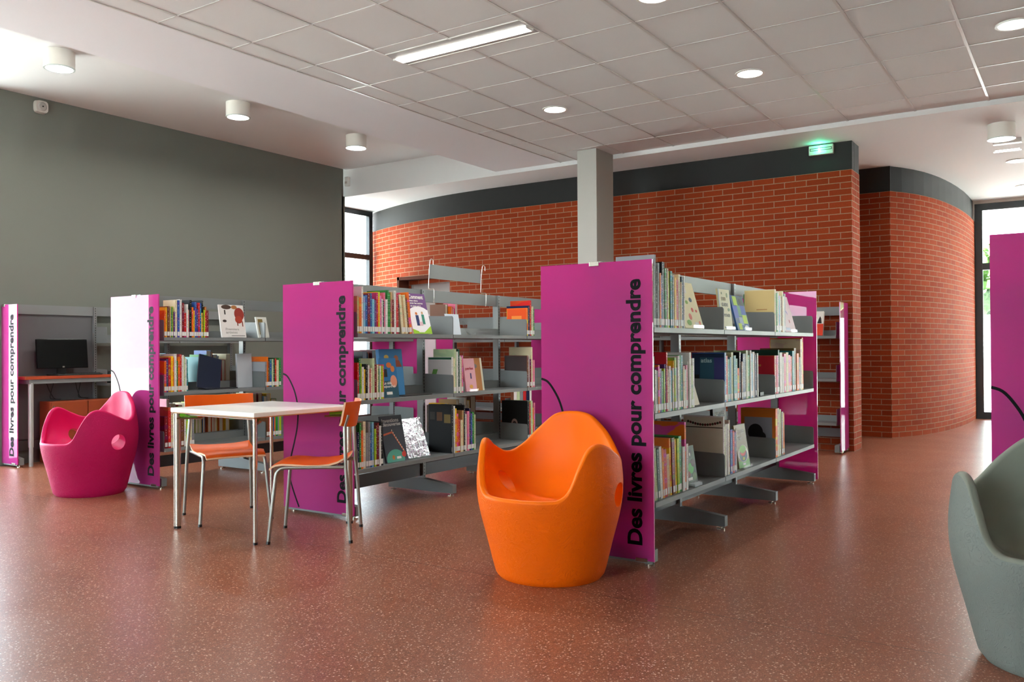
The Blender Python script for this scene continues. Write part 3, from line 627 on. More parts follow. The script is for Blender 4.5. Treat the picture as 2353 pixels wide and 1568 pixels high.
run(6.03, 6.25, YR_, S3, ['orange', 'cream', 'palegreen', 'brown', 'orange'], 'near the far end, bottom shelf, '+NMR, g, hs=[.34, .34, .33, .31, .30], dr=(.24, .27))
g = 'spine-out books on the middle bookcase'
run(4.055, 4.47, YM_, S1, ['tan', 'orange', 'white', 'lightblue', 'blue', 'darkred', 'blue', 'lightblue', 'purple', 'red', 'yellow', 'pink', 'white', 'darkgreen', 'pink', 'white', 'green', 'green', 'tan', 'darkred', 'white', 'red', 'brown'], 'from the near end, top shelf, '+NMM, g, hr=(.22, .31))
run(4.49, 4.60, YM_, S1, ['cream', 'tan', 'cream', 'brown', 'orange'], 'in the leaning books, top shelf, '+NMM, g, hs=[.27, .26, .27, .25, .29], tilt=-.12)
run(6.08, 6.20, YM_, S1, ['orange', 'navy', 'red', 'palegreen', 'cream', 'green'], 'near the far end, top shelf, '+NMM, g, hs=[.235, .255, .30, .24, .25, .23], dr=(.2, .27))
run(4.055, 4.31, YM_, S2, ['red', 'green', 'lime', 'white', 'yellow', 'black', 'white', 'red', 'cream', 'palegreen', 'darkred', 'cream', 'green', 'white', 'lime', 'orange'], 'from the near end, middle shelf, '+NMM, g, hr=(.2, .28))
run(5.05, 5.19, YM_, S2, ['white', 'cream', 'palegreen', 'white', 'darkgreen', 'white', 'cream', 'pink'], 'beside the pink booklet, middle shelf, '+NMM, g, hs=[.27, .26, .33, .31, .33, .28, .27, .28], dr=(.2, .26))
run(6.08, 6.20, YM_, S2, ['brown', 'white', 'darkred', 'cream', 'pink'], 'near the far end, middle shelf, '+NMM, g, hs=[.27, .27, .24, .34, .23], dr=(.22, .26))
run(4.055, 4.30, YM_, S3, ['navy', 'green', 'orange', 'cream', 'grey', 'grey', 'blue', 'lightblue', 'lime', 'darkred', 'darkred', 'white', 'black'], 'from the near end, bottom shelf, '+NMM, g, hr=(.23, .31))
run(5.04, 5.34, YM_, S3, ['black', 'white', 'yellow', 'orange', 'red', 'cream', 'tan', 'black', 'white', 'pink', 'navy', 'blue', 'green', 'palegreen'], 'starting at the black cover, bottom shelf, '+NMM, g, hs=[.36, .35, .33, .29, .25, .24, .31, .35, .28, .30, .32, .28, .29, .27], dr=(.2, .26))
run(6.08, 6.20, YM_, S3, ['black', 'red', 'palegreen', 'orange', 'pink'], 'near the far end, bottom shelf, '+NMM, g, hs=[.33, .32, .33, .27, .31], dr=(.24, .27))
g = 'spine-out books on the left bookcase'
run(4.115, 4.53, YL_, S1, ['orange', 'yellow', 'brown', 'tan', 'green', 'lime', 'purple', 'cream', 'blue', 'white', 'darkred', 'red', 'white', 'pink', 'black', 'orange', 'yellow', 'blue', 'purple', 'red', 'blue', 'yellow', 'black', 'lime', 'red', 'darkred'], 'from the near end, top shelf, '+NML, g, hr=(.2, .31))
run(4.115, 4.33, YL_, S2, ['orange', 'purple', 'red', 'yellow', 'orange', 'white', 'green', 'orange', 'red', 'white', 'palegreen', 'white', 'teal'], 'from the near end, middle shelf, '+NML, g, hr=(.24, .31))
run(5.12, 5.30, YL_, S2, ['grey', 'orange', 'brown', 'blue', 'palegreen', 'darkgreen', 'red', 'cream', 'green'], 'in the second bay, middle shelf, '+NML, g, hr=(.22, .31), dr=(.2, .26))
run(4.115, 4.39, YL_, S3, ['darkred', 'red', 'cream', 'palegreen', 'yellow', 'navy', 'brown', 'white', 'lime', 'cream', 'grey'], 'from the near end, bottom shelf, '+NML, g, hr=(.24, .33))
run(5.13, 5.30, YL_, S3, ['brown', 'red', 'yellow', 'blue', 'orange', 'green', 'grey', 'lime'], 'in the second bay, bottom shelf, '+NML, g, hr=(.2, .28), low=True)
# backs of the shelves, glimpsed through the gaps
g = 'books on the far side of the bookcases'
run(4.28, 4.66, LC+.312, S2, ['orange', 'orange', 'cream', 'white', 'lightblue', 'palegreen', 'white', 'teal', 'cream', 'white'], 'on the far side, middle shelf, '+NML, g, hr=(.22, .31), face=-1, tilt=.1)
run(4.72, 5.05, LC+.312, S2, ['teal', 'green', 'blue', 'orange', 'blue', 'white', 'red', 'cream'], 'far side near the upright, middle shelf, '+NML, g, hr=(.24, .33), face=-1)
run(4.30, 5.05, LC+.312, S3, ['green', 'navy', 'white', 'pink', 'lightblue', 'white', 'red', 'teal', 'cream', 'orange', 'lime', 'yellow', 'blue', 'red', 'orange', 'red', 'yellow', 'brown', 'orange', 'yellow'], 'on the far side, bottom shelf, '+NML, g, hr=(.25, .38), face=-1)
run(5.18, 5.60, LC+.312, S3, ['green', 'lime', 'palegreen', 'white', 'darkred', 'lightblue', 'yellow', 'green'], 'far side of second bay, bottom shelf, '+NML, g, hr=(.25, .38), face=-1)
run(4.45, 4.86, MC+.312, S2, ['blue', 'navy', 'black', 'orange', 'darkred', 'white', 'cream', 'brown', 'black'], 'on the far side, middle shelf, '+NMM, g, hr=(.26, .34), face=-1)
run(4.12, 4.50, MC+.312, S3, ['yellow', 'brown', 'orange', 'lightblue', 'blue', 'white', 'yellow', 'darkred'], 'on the far side, bottom shelf, '+NMM, g, hr=(.28, .36), face=-1)
run(5.52, 5.68, MC+.312, S1, ['brown', 'orange', 'red', 'magenta', 'pink', 'lime'], 'on the far side, top shelf, '+NMM, g, hr=(.22, .3), face=-1)
run(5.5, 5.95, MC+.312, S3, ['yellow', 'orange', 'tan', 'black', 'white', 'cream', 'yellow', 'brown'], 'on the far side, bottom shelf centre, '+NMM, g, hr=(.28, .38), face=-1)
run(4.62, 4.80, RC+.312, S1, ['grey', 'white', 'white', 'tan', 'cream'], 'leaning on the far side, top shelf, '+NMR, g, hs=[.26, .25, .22, .24, .22], face=-1, tilt=.35)
run(4.5, 5.0, RC+.312, S3, ['grey', 'blue', 'lightblue', 'white', 'red', 'grey'], 'on the far side, bottom shelf, '+NMR, g, hr=(.3, .38), face=-1)
# books on the brick wall unit
def run_y(y0, y1, z, cols, place, group, hr):
    y = y0; w = (y1-y0)/len(cols)
    for i, cn in enumerate(cols):
        h = random.uniform(*hr)
        book(9.0, y+w/2, z+.0005, w*.9, h, .18, cn, '%s %s book, %s %s' % ('tall' if h > .27 else 'mid-sized', CN.get(cn, cn), ORD[i+1], place), group, 1, 0, rz=-math.pi/2)['low'] = 1
        y += w
run_y(5.2, 6.05, S3, ['grey', 'white', 'red', 'black', 'lightblue', 'white', 'orange', 'grey', 'cream', 'lime', 'darkred', 'white', 'navy', 'red', 'grey', 'palegreen', 'white', 'brown'], 'on the bottom shelf against the brick wall', 'books on the brick wall shelves', (.22, .3))
run_y(4.25, 4.7, S2, ['black', 'white', 'orange', 'navy', 'white', 'red', 'darkred', 'cream', 'black'], 'on the middle shelf against the brick wall', 'books on the brick wall shelves', (.22, .3))
# wall unit right of the desk
run(5.33, 5.62, 8.33, S2, ['tan', 'white', 'orange', 'cream', 'yellow', 'white', 'red', 'tan'], 'on the shelf beside the computer desk', 'books beside the desk', hr=(.2, .3), dr=(.16, .2), low=True)
# ------------------------------------------------------------------ face-out books on acrylic rests
ART = {}
def flatmat(c):
    k = 'ink_%d_%d_%d' % c
    return mat(k, c, .5, spec=.22)
def facebook(x, y, z, w, h, base, label, art=(), texts=(), lean=15, rz=0, th=.012, stand=True, group=None, face=1, roll=0., silver=False):
    """cover in local coords: u from left 0..w, v from bottom 0..h"""
    e = empty('book', (x, y, z), label=label, cat='book', group=group)
    e.rotation_euler = (R(-lean), 0, rz) if False else (0, 0, 0)
    M = T((x, y, z)) @ Matrix.Rotation(rz+(0 if face > 0 else math.pi), 4, 'Z') @ Matrix.Rotation(R(-lean), 4, 'X') @ Matrix.Rotation(roll, 4, 'Y')
    e.matrix_world = M
    bm_ = mat('foil_wrap', (214, 226, 232), .14, metal=.85) if silver else flatmat(base)
    if silver:
        nt, b = nodes(bm_)
        if not b.inputs['Normal'].links:
            tc = N(nt, 'ShaderNodeTexCoord'); no = N(nt, 'ShaderNodeTexNoise', i_Scale=22., i_Detail=3.); nt.links.new(tc.outputs['Object'], no.inputs['Vector']); bump(nt, b, no.outputs['Fac'], .5, .01)
    m = MB(); m.box(-w/2, w/2, 0, .002, 0, h); m.box(-w/2, w/2, th-.002, th, 0, h); m.box(-w/2, -w/2+.002, .002, th-.002, 0, h); m.build('cover', bm_, e)
    MB().box(-w/2+.002, w/2-.003, .002, th-.002, .003, h-.003).build('pages', PAPER, e)
    if art:
        mats = []; m = MB(); L = 0
        for kind, c, *a in art:
            fm = flatmat(c)
            if fm not in mats: mats.append(fm)
            mi = mats.index(fm); L += 1; yf = -.00025*(1+L*.25)
            if kind == 'r': u0, v0, u1, v1 = a; P = [(u0, v0), (u1, v0), (u1, v1), (u0, v1)]
            elif kind == 'e': u, v, ru, rv = a; P = [(u+ru*math.cos(t*math.pi/10), v+rv*math.sin(t*math.pi/10)) for t in range(20)]
            elif kind == 'p': P = a[0]
            MM = Matrix(((1, 0, 0, -w/2), (0, 0, 1, 0), (0, 1, 0, 0), (0, 0, 0, 1)))
            P = [(min(1, max(0, p)), min(1, max(0, q))) for p, q in P]
            m.prism([(p*w, q*h) for p, q in P], yf, 0., mi=mi, M=MM)
        m.build('cover_art', mats, e)
    for s, c, u, v, hh, ll in texts:
        MM = basis((-w/2+u*w, -.0012, v*h), (1, 0, 0), (0, 0, 1)); text_obj('cover_title', s, flatmat(c), e, MM, height=hh, length=ll, bold=.025, depth=.0004)
    if stand:
        acrylic(x, y, z, min(w*.8, .16), h*.75, lean, rz, label)
    return e
def acrylic(x, y, z, w, h, lean, rz, label, alone=None):
    e = empty('book_rest', (0, 0, 0), label=alone or ('clear acrylic rest holding the '+' '.join(label.split()[:7])), cat='book rest')
    l_ = R(lean); m = MB(); t = .003; bd = .016
    m.box(-w/2, w/2, bd-.001, bd+t-.001, 0.001, h, M=Matrix.Rotation(-l_, 4, 'X'))
    m.box(-w/2, w/2, -.02, bd+.0, -.0004, t*.6)
    m.box(-w/2, w/2, -.023, -.02, -.0004, .018)
    m.box(-w*.25, w*.25, bd, bd+.045, -.0004, t*.6)
    m.build('clear_plate', CLEAR, e); e.matrix_world = T((x, y, z+.0006)) @ Matrix.Rotation(rz, 4, 'Z')
K = (20, 20, 22); WH = (235, 234, 228)
# --- right bookcase
facebook(4.60, YR_+.03, S1+.004, .27, .275, (232, 224, 178), 'cream vegetable garden book facing out, top shelf of right bookcase', art=[('e', (44, 60, 44), .28, .83, .22, .12), ('e', (200, 60, 40), .62, .40, .06, .05), ('e', (190, 70, 50), .42, .25, .08, .07), ('e', (120, 170, 60), .28, .12, .12, .06), ('e', (60, 90, 110), .66, .62, .08, .05), ('e', (200, 70, 50), .82, .38, .05, .03), ('e', (140, 180, 80), .42, .56, .07, .04), ('e', (210, 90, 50), .85, .12, .05, .04), ('r', (60, 60, 60), .3, .62, .33, .78), ('r', WH, .58, .08, .78, .13)], texts=[('jardin', WH, .12, .86, .024, .10), ('naturel', WH, .10, .77, .024, .12)], lean=16)
facebook(5.12, YR_+.028, S1+.004, .20, .25, (222, 218, 176), 'pale yellow guide with green sketches facing out on the top shelf', art=[('r', (150, 170, 190), .0, .0, .08, 1.), ('e', (120, 140, 80), .75, .86, .06, .06), ('e', (110, 130, 90), .3, .9, .04, .03), ('e', (90, 120, 60), .8, .5, .1, .04), ('r', (90, 90, 90), .3, .04, .7, .07)], texts=[('100', (140, 120, 70), .25, .72, .022, .07), ('GUIDE', (90, 90, 70), .2, .58, .02, .11), ('DU POTAGER', (90, 90, 70), .15, .32, .018, .14)], lean=6)
facebook(5.50, YR_+.05, S1+.004, .24, .235, (40, 80, 130), 'blue and green photo collage book facing out on the top shelf', art=[('r', (170, 210, 40), .15, .72, .45, .98), ('r', (20, 60, 60), .45, .72, .95, .98), ('r', (60, 90, 190), .0, .35, .35, .7), ('r', (90, 150, 120), .35, .4, .6, .72), ('r', (30, 80, 170), .6, .45, .95, .72), ('r', (180, 215, 30), .62, .2, .96, .45), ('r', (150, 170, 190), .3, .15, .6, .38), ('r', (180, 210, 40), .15, .02, .4, .2), ('e', (220, 225, 230), .78, .08, .16, .07), ('e', (30, 30, 40), .7, .85, .06, .08)], lean=14)
facebook(6.50, YR_+.03, S1+.004, .28, .28, (214, 190, 196), 'pale pink album facing out near the far end of the top shelf', art=[('p', (120, 110, 180), [(.1, .8), (.2, .85), (.6, .55), (.62, .48)]), ('r', (190, 200, 220), .1, .05, .5, .12), ('e', (160, 60, 60), .6, .3, .04, .05)], lean=15)
facebook(4.63, YR_+.05, S2+.004, .16, .20, (222, 214, 190), 'cream booklet leaning beside the bracket, middle shelf of right bookcase', lean=16, stand=False)
facebook(4.60, YR_+.05, S3+.004, .155, .215, (44, 70, 34), 'green jungle photo book facing out on the bottom shelf', art=[('e', (190, 50, 30), .25, .85, .14, .1), ('e', (30, 40, 24), .6, .8, .16, .12), ('e', (60, 170, 40), .5, .42, .26, .14), ('e', (60, 40, 24), .75, .55, .2, .1), ('e', (90, 150, 60), .2, .6, .15, .1), ('e', (120, 80, 40), .25, .28, .16, .08), ('e', (70, 110, 40), .75, .2, .2, .1), ('r', WH, .15, .12, .55, .19), ('e', (200, 210, 190), .55, .78, .05, .05)], lean=8)
facebook(5.43, YR_+.03, S3+.004, .21, .275, (130, 112, 80), 'tall brown and green cookery book facing out, bottom shelf', art=[('r', (90, 160, 50), 0, 0, 1, .16), ('e', (225, 222, 205), .5, .32, .44, .20), ('e', (40, 70, 84), .5, .28, .36, .15), ('e', (200, 60, 60), .5, .36, .26, .10), ('e', (120, 180, 50), .5, .42, .28, .09), ('e', (190, 200, 60), .5, .2, .1, .04), ('r', WH, .38, .05, .62, .10)], texts=[('on', WH, .12, .90, .014, .02), ('grignote', WH, .10, .81, .022, .15), ('quoi', WH, .12, .73, .018, .07), ('ce soir', WH, .12, .65, .018, .09)], lean=8)
facebook(5.38, YR_+.16, S3+.0, .24, .40, (28, 28, 26), 'dark reptile encyclopedia standing behind the cookery book', texts=[('REPTILES', (170, 166, 150), .12, .84, .026, .18)], lean=3, stand=False, th=.02)
# the lizard side of the tall cream book and the atlas cover: plates are the books' own sides
def side_art(name, x, y, z, w, h, art, texts=(), label=None):
    M0 = Matrix(((0, 0, 1, x), (-1, 0, 0, y+w), (0, 1, 0, z), (0, 0, 0, 1)))   # u runs from back to spine
    tgt = min((o for o in COL.objects if o.name.startswith('book') and o.type == 'MESH' and abs(o.matrix_world.translation.y-y) < .05 and abs(o.matrix_world.translation.z-z) < .06), key=lambda o: abs(o.matrix_world.translation.x-x))
    bb = [v.co for v in tgt.data.vertices]; x0 = min(v.x for v in bb); y0 = min(v.y for v in bb); y1 = max(v.y for v in bb); z1 = max(v.z for v in bb)
    W_, H_ = y1-y0, z1; mats = []; m = MB(); L = 0
    MM = Matrix(((0, 0, -1, x0), (-1, 0, 0, y1), (0, 1, 0, 0), (0, 0, 0, 1)))
    for kind, c, *a in art:
        fm = flatmat(c); L += 1
        if fm not in mats: mats.append(fm)
        if kind == 'r': u0, v0, u1, v1 = a; P = [(u0, v0), (u1, v0), (u1, v1), (u0, v1)]
        elif kind == 'e': u, v, ru, rv = a; P = [(u+ru*math.cos(t*math.pi/10), v+rv*math.sin(t*math.pi/10)) for t in range(20)]
        else: P = a[0]
        P = [(min(1, max(0, p)), min(1, max(0, q))) for p, q in P]
        m.prism([(p*W_, q*H_) for p, q in P], 0, .0003*(1+L*.2), mi=mats.index(fm), M=MM)
    o = m.build('cover_art', mats, tgt)
    for s, c, u, v, hh, ll in texts:
        text_obj('cover_title', s, flatmat(c), tgt, basis((x0-.001, y1-u*W_, v*H_), (0, -1, 0), (0, 0, 1)), height=hh, length=ll, bold=.025, depth=.0004)
    if label: tgt['label'] = label
side_art('lizard', 6.05, YR_, S1, .2, .3, [('r', (222, 200, 140), .02, .02, .98, .98), ('p', (80, 76, 64), [(.45, .30), (.6, .34), (.75, .30), (.85, .2), (.88, .1), (.84, .1), (.8, .2), (.7, .25), (.6, .27), (.45, .26)]), ('r', (190, 140, 90), .4, .52, .75, .54), ('r', (190, 140, 90), .4, .46, .7, .47)], label='large sand coloured lizard book standing on the top shelf, right bookcase')
side_art('atlas', 5.03, YR_, S2, .2, .3, [('r', (26, 50, 80), .02, .02, .98, .98), ('r', (44, 90, 110), .25, .1, .68, .9), ('r', (60, 60, 120), .68, .1, .98, .9), ('r', (20, 20, 24), .02, .05, .22, .55)], texts=[('atlas', (170, 200, 205), .28, .80, .026, .07)], label='blue atlas with its cover showing, middle shelf of the right bookcase')
side_art('red', 6.04, YR_, S2, .2, .3, [('r', (190, 20, 44), .02, .02, .98, .98), ('r', (220, 150, 120), .2, .5, .85, .51), ('r', (220, 150, 120), .2, .44, .75, .45), ('r', (220, 150, 120), .2, .36, .8, .37)], texts=[('arbres', (200, 130, 60), .2, .72, .02, .09)], label='red tree book with its cover showing, middle shelf of the right bookcase')
side_art('orange', 6.04, YR_, S3, .2, .3, [('r', (206, 116, 30), .02, .02, .98, .98), ('r', (150, 156, 166), .1, .1, .9, .82), ('e', (24, 22, 24), .42, .5, .22, .18), ('e', (24, 22, 24), .58, .42, .14, .1)], label='orange-framed book with a dark animal cover, bottom shelf near the far end')
side_art('neck', 5.0, YR_, S3, .2, .3, [('r', (214, 208, 186), .02, .02, .98, .98)]+[('e', (96, 40, 34) if i % 2 else (60, 60, 40), .12+.8*i/13, .90-.05*math.sin(math.pi*i/13), .03, .022) for i in range(14)]+[('r', (60, 60, 40), .02, .80, .98, .815)], label='white book with a necklace drawing on its cover, bottom shelf')
# --- middle bookcase
facebook(4.74, YM_+.03, S1+.004, .205, .30, (236, 234, 238), 'purple and white questions book facing out, top shelf, middle bookcase', art=[('r', (112, 76, 130), 0, .60, 1, 1), ('e', (238, 236, 240), .5, .52, .52, .16), ('r', (150, 196, 50), 0, 0, 1, .05), ('p', (150, 196, 50), [(.6, .04), (1, .04), (1, .2)]), ('p', (150, 196, 50), [(0, .04), (.4, .04), (0, .12)]), ('e', (210, 120, 60), .34, .50, .06, .035), ('r', (50, 60, 110), .28, .20, .44, .46), ('e', (200, 160, 120), .66, .52, .05, .035), ('r', (60, 140, 120), .60, .24, .74, .48), ('r', (224, 190, 200), .42, .2, .6, .3), ('r', WH, .3, .035, .6, .085)], texts=[('Comment', WH, .1, .87, .030, .16), ('bien vivre', WH, .12, .80, .012, .09), ('avec les autres', WH, .12, .74, .012, .14), ('et avec soi ?', WH, .12, .67, .012, .11)], lean=15)
acrylic(5.36, YM_+.06, S1, .10, .13, 28, .35, '', alone='empty clear acrylic rest on the top shelf of the middle bookcase')
facebook(5.22, YM_+.12, S1+.004, .17, .16, (206, 216, 226), 'pale blue blank card on the top shelf beside the empty rest', lean=10, stand=False, th=.004)
facebook(5.63, MC+.22, S1+.004, .19, .27, (106, 58, 30), 'brown origami book facing out on the far side of the top shelf', art=[('e', (220, 150, 110), .35, .5, .14, .12), ('e', (220, 150, 110), .7, .5, .12, .12), ('p', (220, 170, 60), [(.1, .3), (.5, .48), (.9, .3), (.5, .2)])], texts=[('ORIGAMI', WH, .08, .84, .026, .15)], lean=4, stand=False)
facebook(5.17, MC+.22, S1+.004, .20, .30, (120, 160, 170), 'teal pamphlet facing out behind the purple questions book', lean=6, stand=False)
facebook(4.42, YM_+.05, S2+.004, .165, .27, (44, 120, 180), 'blue health booklet with drawings facing out, middle bookcase', art=[('r', (36, 84, 100), 0, 0, 1, .42), ('e', (230, 120, 50), .55, .82, .16, .07), ('e', (230, 130, 60), .75, .72, .12, .08), ('r', (30, 30, 34), .08, .52, .4, .72), ('e', (230, 150, 120), .75, .4, .2, .16), ('r', WH, .25, .07, .6, .14)], texts=[('Le sida', WH, .12, .33, .02, .08), ("aujourd'hui", WH, .08, .25, .018, .12)], lean=8)
facebook(4.56, YM_+.15, S2+.0, .24, .335, (60, 140, 200), 'taller blue illustrated book standing behind the health booklet', art=[('e', (230, 190, 80), .3, .83, .1, .05), ('e', (190, 120, 80), .72, .8, .1, .07), ('p', (180, 90, 60), [(.5, .62), (.95, .62), (.85, .76), (.62, .76)]), ('r', (240, 160, 40), .05, .4, .25, .6)], lean=6, stand=False, th=.03)
facebook(5.32, YM_+.03, S2+.004, .14, .255, (228, 170, 180), 'narrow pink bead craft booklet facing out, middle shelf', art=[('r', (70, 60, 110), .5, .38, .62, .55), ('e', (210, 150, 60), .5, .14, .16, .06)], texts=[('perles', (180, 40, 60), .12, .66, .020, .10)], lean=8)
facebook(5.50, YM_+.10, S2+.0, .17, .26, (186, 118, 40), 'ochre photo book facing out right of the pink booklet', art=[('e', (120, 110, 100), .4, .75, .2, .07), ('r', (230, 226, 200), .86, 0, 1, 1)], lean=8, stand=False, th=.02)
facebook(4.47, YM_+.04, S3+.004, .22, .32, (62, 66, 76), 'grey inventions book with balance drawing facing out, bottom shelf', art=[('e', (80, 160, 140), .45, .05, .42, .22), ('r', (62, 66, 76), 0, -.0, .02, .1), ('p', (190, 90, 60), [(.05, .58), (.45, .62), (.92, .14), (.95, .17), (.46, .66), (.05, .62)]), ('e', (200, 60, 50), .85, .14, .1, .06), ('e', (190, 120, 60), .35, .1, .06, .05), ('r', WH, .5, .06, .7, .11)]+[('e', (220, 200, 170), .45+.05*i, .68-.055*i, .018, .02) for i in range(9)], texts=[('Inventions', (190, 190, 190), .06, .86, .026, .17), ('découvertes', (190, 190, 190), .06, .78, .024, .185)], lean=12)
facebook(4.74, YM_+.07, S3+.004, .24, .29, (200, 210, 220), 'silver foil wrapped book glinting on the bottom shelf, middle bookcase', lean=20, stand=True, silver=True)
facebook(4.42, MC+.2, S3+.0, .30, .40, (214, 208, 196), 'white book with necklace drawing behind the inventions book', art=[('e', (120, 50, 40), .12+.76*i/12, .84+.06*math.sin(math.pi*i/12), .02, .014) for i in range(13)]+[('r', (150, 60, 40), .2, .5, .8, .62)], lean=3, stand=False, th=.02)
side_art('blackb', 5.04, YM_, S3, .2, .3, [('r', (16, 15, 16), .02, .02, .98, .98), ('r', (110, 70, 40), .36, .66, .6, .84), ('r', (130, 110, 60), .68, .62, .96, .80), ('r', (60, 56, 50), .06, .68, .28, .84)], label='large black photo book with its cover showing, bottom shelf, middle bookcase')
side_art('whiteb', 5.05, YM_, S2, .2, .3, [('r', (196, 190, 186), .02, .02, .98, .92), ('r', (20, 80, 50), .02, .93, .98, .99), ('p', (90, 140, 60), [(.08, .3), (.22, .66), (.42, .66), (.3, .4)]), ('r', (150, 150, 160), .35, .12, .75, .2), ('e', (190, 90, 100), .1, .2, .05, .08)], label='white book with green leaf cover showing, middle shelf, middle bookcase')
side_art('or2', 6.09, YM_, S1, .2, .3, [('r', (228, 84, 30), .02, .02, .98, .98), ('r', (240, 140, 60), .25, .6, .75, .72)], label='orange-red book with its cover showing, top shelf near the far end')
side_art('br2', 6.09, YM_, S2, .2, .3, [('r', (70, 52, 50), .02, .02, .98, .98), ('r', (130, 150, 60), .1, .1, .35, .28)], label='dark brown book with its cover showing, middle shelf near the far end')
side_art('bk2', 6.09, YM_, S3, .2, .3, [('r', (26, 26, 24), .02, .02, .98, .98), ('e', (150, 120, 110), .5, .42, .12, .12), ('e', (60, 44, 40), .5, .36, .09, .12)], label='dark book with a pale round motif on its cover, bottom shelf')
# --- left bookcase
facebook(4.81, YL_+.04, S1+.004, .255, .285, (230, 226, 222), 'white prehistory book with painted bison facing out, left bookcase', art=[('e', (80, 60, 50), .3, .93, .2, .07), ('e', (150, 50, 40), .8, .72, .2, .2), ('e', (170, 60, 40), .76, .55, .15, .12), ('e', (170, 110, 60), .62, .93, .12, .06), ('e', (60, 50, 46), .18, .5, .08, .04), ('r', (60, 50, 46), .2, .70, .25, .84), ('r', (130, 50, 40), .68, .36, .72, .5), ('r', (130, 50, 40), .88, .34, .92, .5), ('r', (90, 90, 90), .4, .045, .95, .06)], texts=[('Premiers', (190, 186, 182), .18, .22, .02, .14), ('artistes', (190, 186, 182), .18, .12, .02, .12)], lean=10)
acrylic(5.07, YL_+.10, S1, .18, .33, 24, 0, '', alone='tall empty acrylic rest on the top shelf of the left bookcase')
facebook(5.14, YL_+.05, S1+.004, .12, .19, (210, 212, 204), 'small card with a brown painting facing out on the left bookcase', art=[('r', (130, 110, 60), .15, .15, .6, .9), ('e', (170, 100, 60), .36, .5, .12, .2)], texts=[], lean=14)
facebook(4.56, YL_+.06, S2+.004, .22, .29, (14, 26, 52), 'dark navy album propped up on the middle shelf, left bookcase', lean=14, roll=.26)
facebook(5.02, YL_+.16, S2+.0, .16, .30, (186, 190, 196), 'grey reflective album standing behind the bracket, left bookcase', lean=3, stand=False, th=.02)
side_art('lgrey', 5.13, YL_, S2, .2, .3, [('r', (170, 174, 180), .02, .02, .98, .98), ('r', (206, 206, 210), .1, .1, .9, .55)], label='silver-grey album with its cover showing, second bay of the left bookcase')
facebook(4.60, LC+.2, S3+.0, .26, .27, (226, 226, 228), 'white folder standing at the back of the bottom shelf, left bookcase', lean=4, stand=False)
facebook(4.86, LC+.2, S3+.0, .14, .27, (230, 230, 230), 'white card right of the white folder, bottom shelf, left bookcase', lean=4, stand=False)
m = MB(); m.box(4.56, 4.86, YL_+.06, YL_+.20, S2+.001, S2+.009); o = m.build('magazine', flatmat((40, 40, 42)), bevel=.001); tag(o, 'dark magazine lying flat on the middle shelf of the left bookcase', 'magazine')
m = MB(); m.box(4.56, 4.86, YM_+.05, YM_+.2, S2+.001, S2+.007); o = m.build('magazine', flatmat((60, 56, 54)), bevel=.001); tag(o, 'dark leaflet lying flat on the middle shelf of the middle bookcase', 'magazine')
m = MB(); m.box(4.53, 4.64, YR_+.01, YR_+.10, S3+.001, S3+.016); o = m.build('leaflet_box', flatmat((190, 200, 206)), bevel=.001); tag(o, 'small white box lying below the green jungle photo book', 'box')
m = MB(); m.box(5.72, 5.80, YR_+.02, YR_+.10, S2+.001, S2+.028); o = m.build('cassette', flatmat((30, 30, 34)), bevel=.002); tag(o, 'small black case lying right of the atlas run', 'case')
# --- brick wall unit
facebook(9.02, 2.31, S1+.004, .16, .26, (226, 222, 214), 'white and red magazine facing out on the brick wall shelf', art=[('r', (220, 60, 30), 0, 0, 1, .48), ('r', (60, 60, 60), .15, .62, .5, .95), ('p', (40, 30, 30), [(.62, .5), (.9, .5), (.85, .7), (.78, .8), (.7, .68)]), ('r', WH, .35, .1, .6, .2)], lean=16, rz=-math.pi/2, th=.03)
facebook(9.02, 2.50, S2+.004, .22, .27, (16, 20, 18), 'black exotic birds book facing out on the brick wall shelf', art=[('e', (220, 200, 70), .45, .82, .14, .08), ('e', (60, 130, 60), .6, .74, .14, .1), ('e', (200, 90, 30), .45, .66, .06, .06), ('e', (70, 130, 60), .5, .28, .2, .08), ('e', (230, 170, 120), .5, .14, .1, .08), ('r', WH, .1, .47, .9, .48)], lean=12, rz=-math.pi/2)
# --- by the desk
facebook(5.38, 8.36, S1+.004, .22, .29, (56, 160, 140), 'teal book facing out on the top shelf above the desk end', art=[('r', (226, 210, 130), .2, .75, .45, .95), ('p', (120, 210, 190), [(.1, .3), (.9, .55), (.9, .58), (.1, .33)])], lean=14)
facebook(5.215, 8.37, S2+.004, .105, .135, (200, 52, 36), 'small red booklet facing out right of the computer monitor', art=[('r', (230, 140, 110), .25, .6, .75, .66), ('r', (230, 140, 110), .3, .3, .7, .34)], lean=6)
# the books that show smallest (far sides, brick wall shelves) become one object
low = [o for o in list(COL.objects) if o.type == 'MESH' and o.get('low')]
m = MB(); mats = [PAPER, STICK]; bpy.context.view_layer.update()
for o in low:
    key = mat('far_cover_%d_%d_%d' % tuple(int(c*999) for c in o.color[:3]), (128, 128, 128), .42, spec=.3); key.node_tree.nodes['Principled BSDF'].inputs['Base Color'].default_value = tuple(o.color)
    if key not in mats: mats.append(key)
    for q in [o]+list(o.children):
        mi = mats.index(key) if q is o else (0 if q.name.startswith('pages') else 1)
        n0 = len(m.bm.faces); m.bm.verts.ensure_lookup_table(); v0 = len(m.bm.verts); m.bm.from_mesh(q.data); m.bm.verts.ensure_lookup_table(); m.bm.faces.ensure_lookup_table()
        for v in m.bm.verts[v0:]: v.co = q.matrix_world @ v.co
        for f in m.bm.faces[n0:]: f.material_index = mi
    for q in list(o.children): bpy.data.objects.remove(q)
    bpy.data.objects.remove(o)
o = m.build('books', mats, recalc=False); tag(o, 'books on the far sides of the bookcases and along the brick wall shelves', 'books', kind='stuff')
for o in COL.objects:
    if 'low' in o: del o['low']
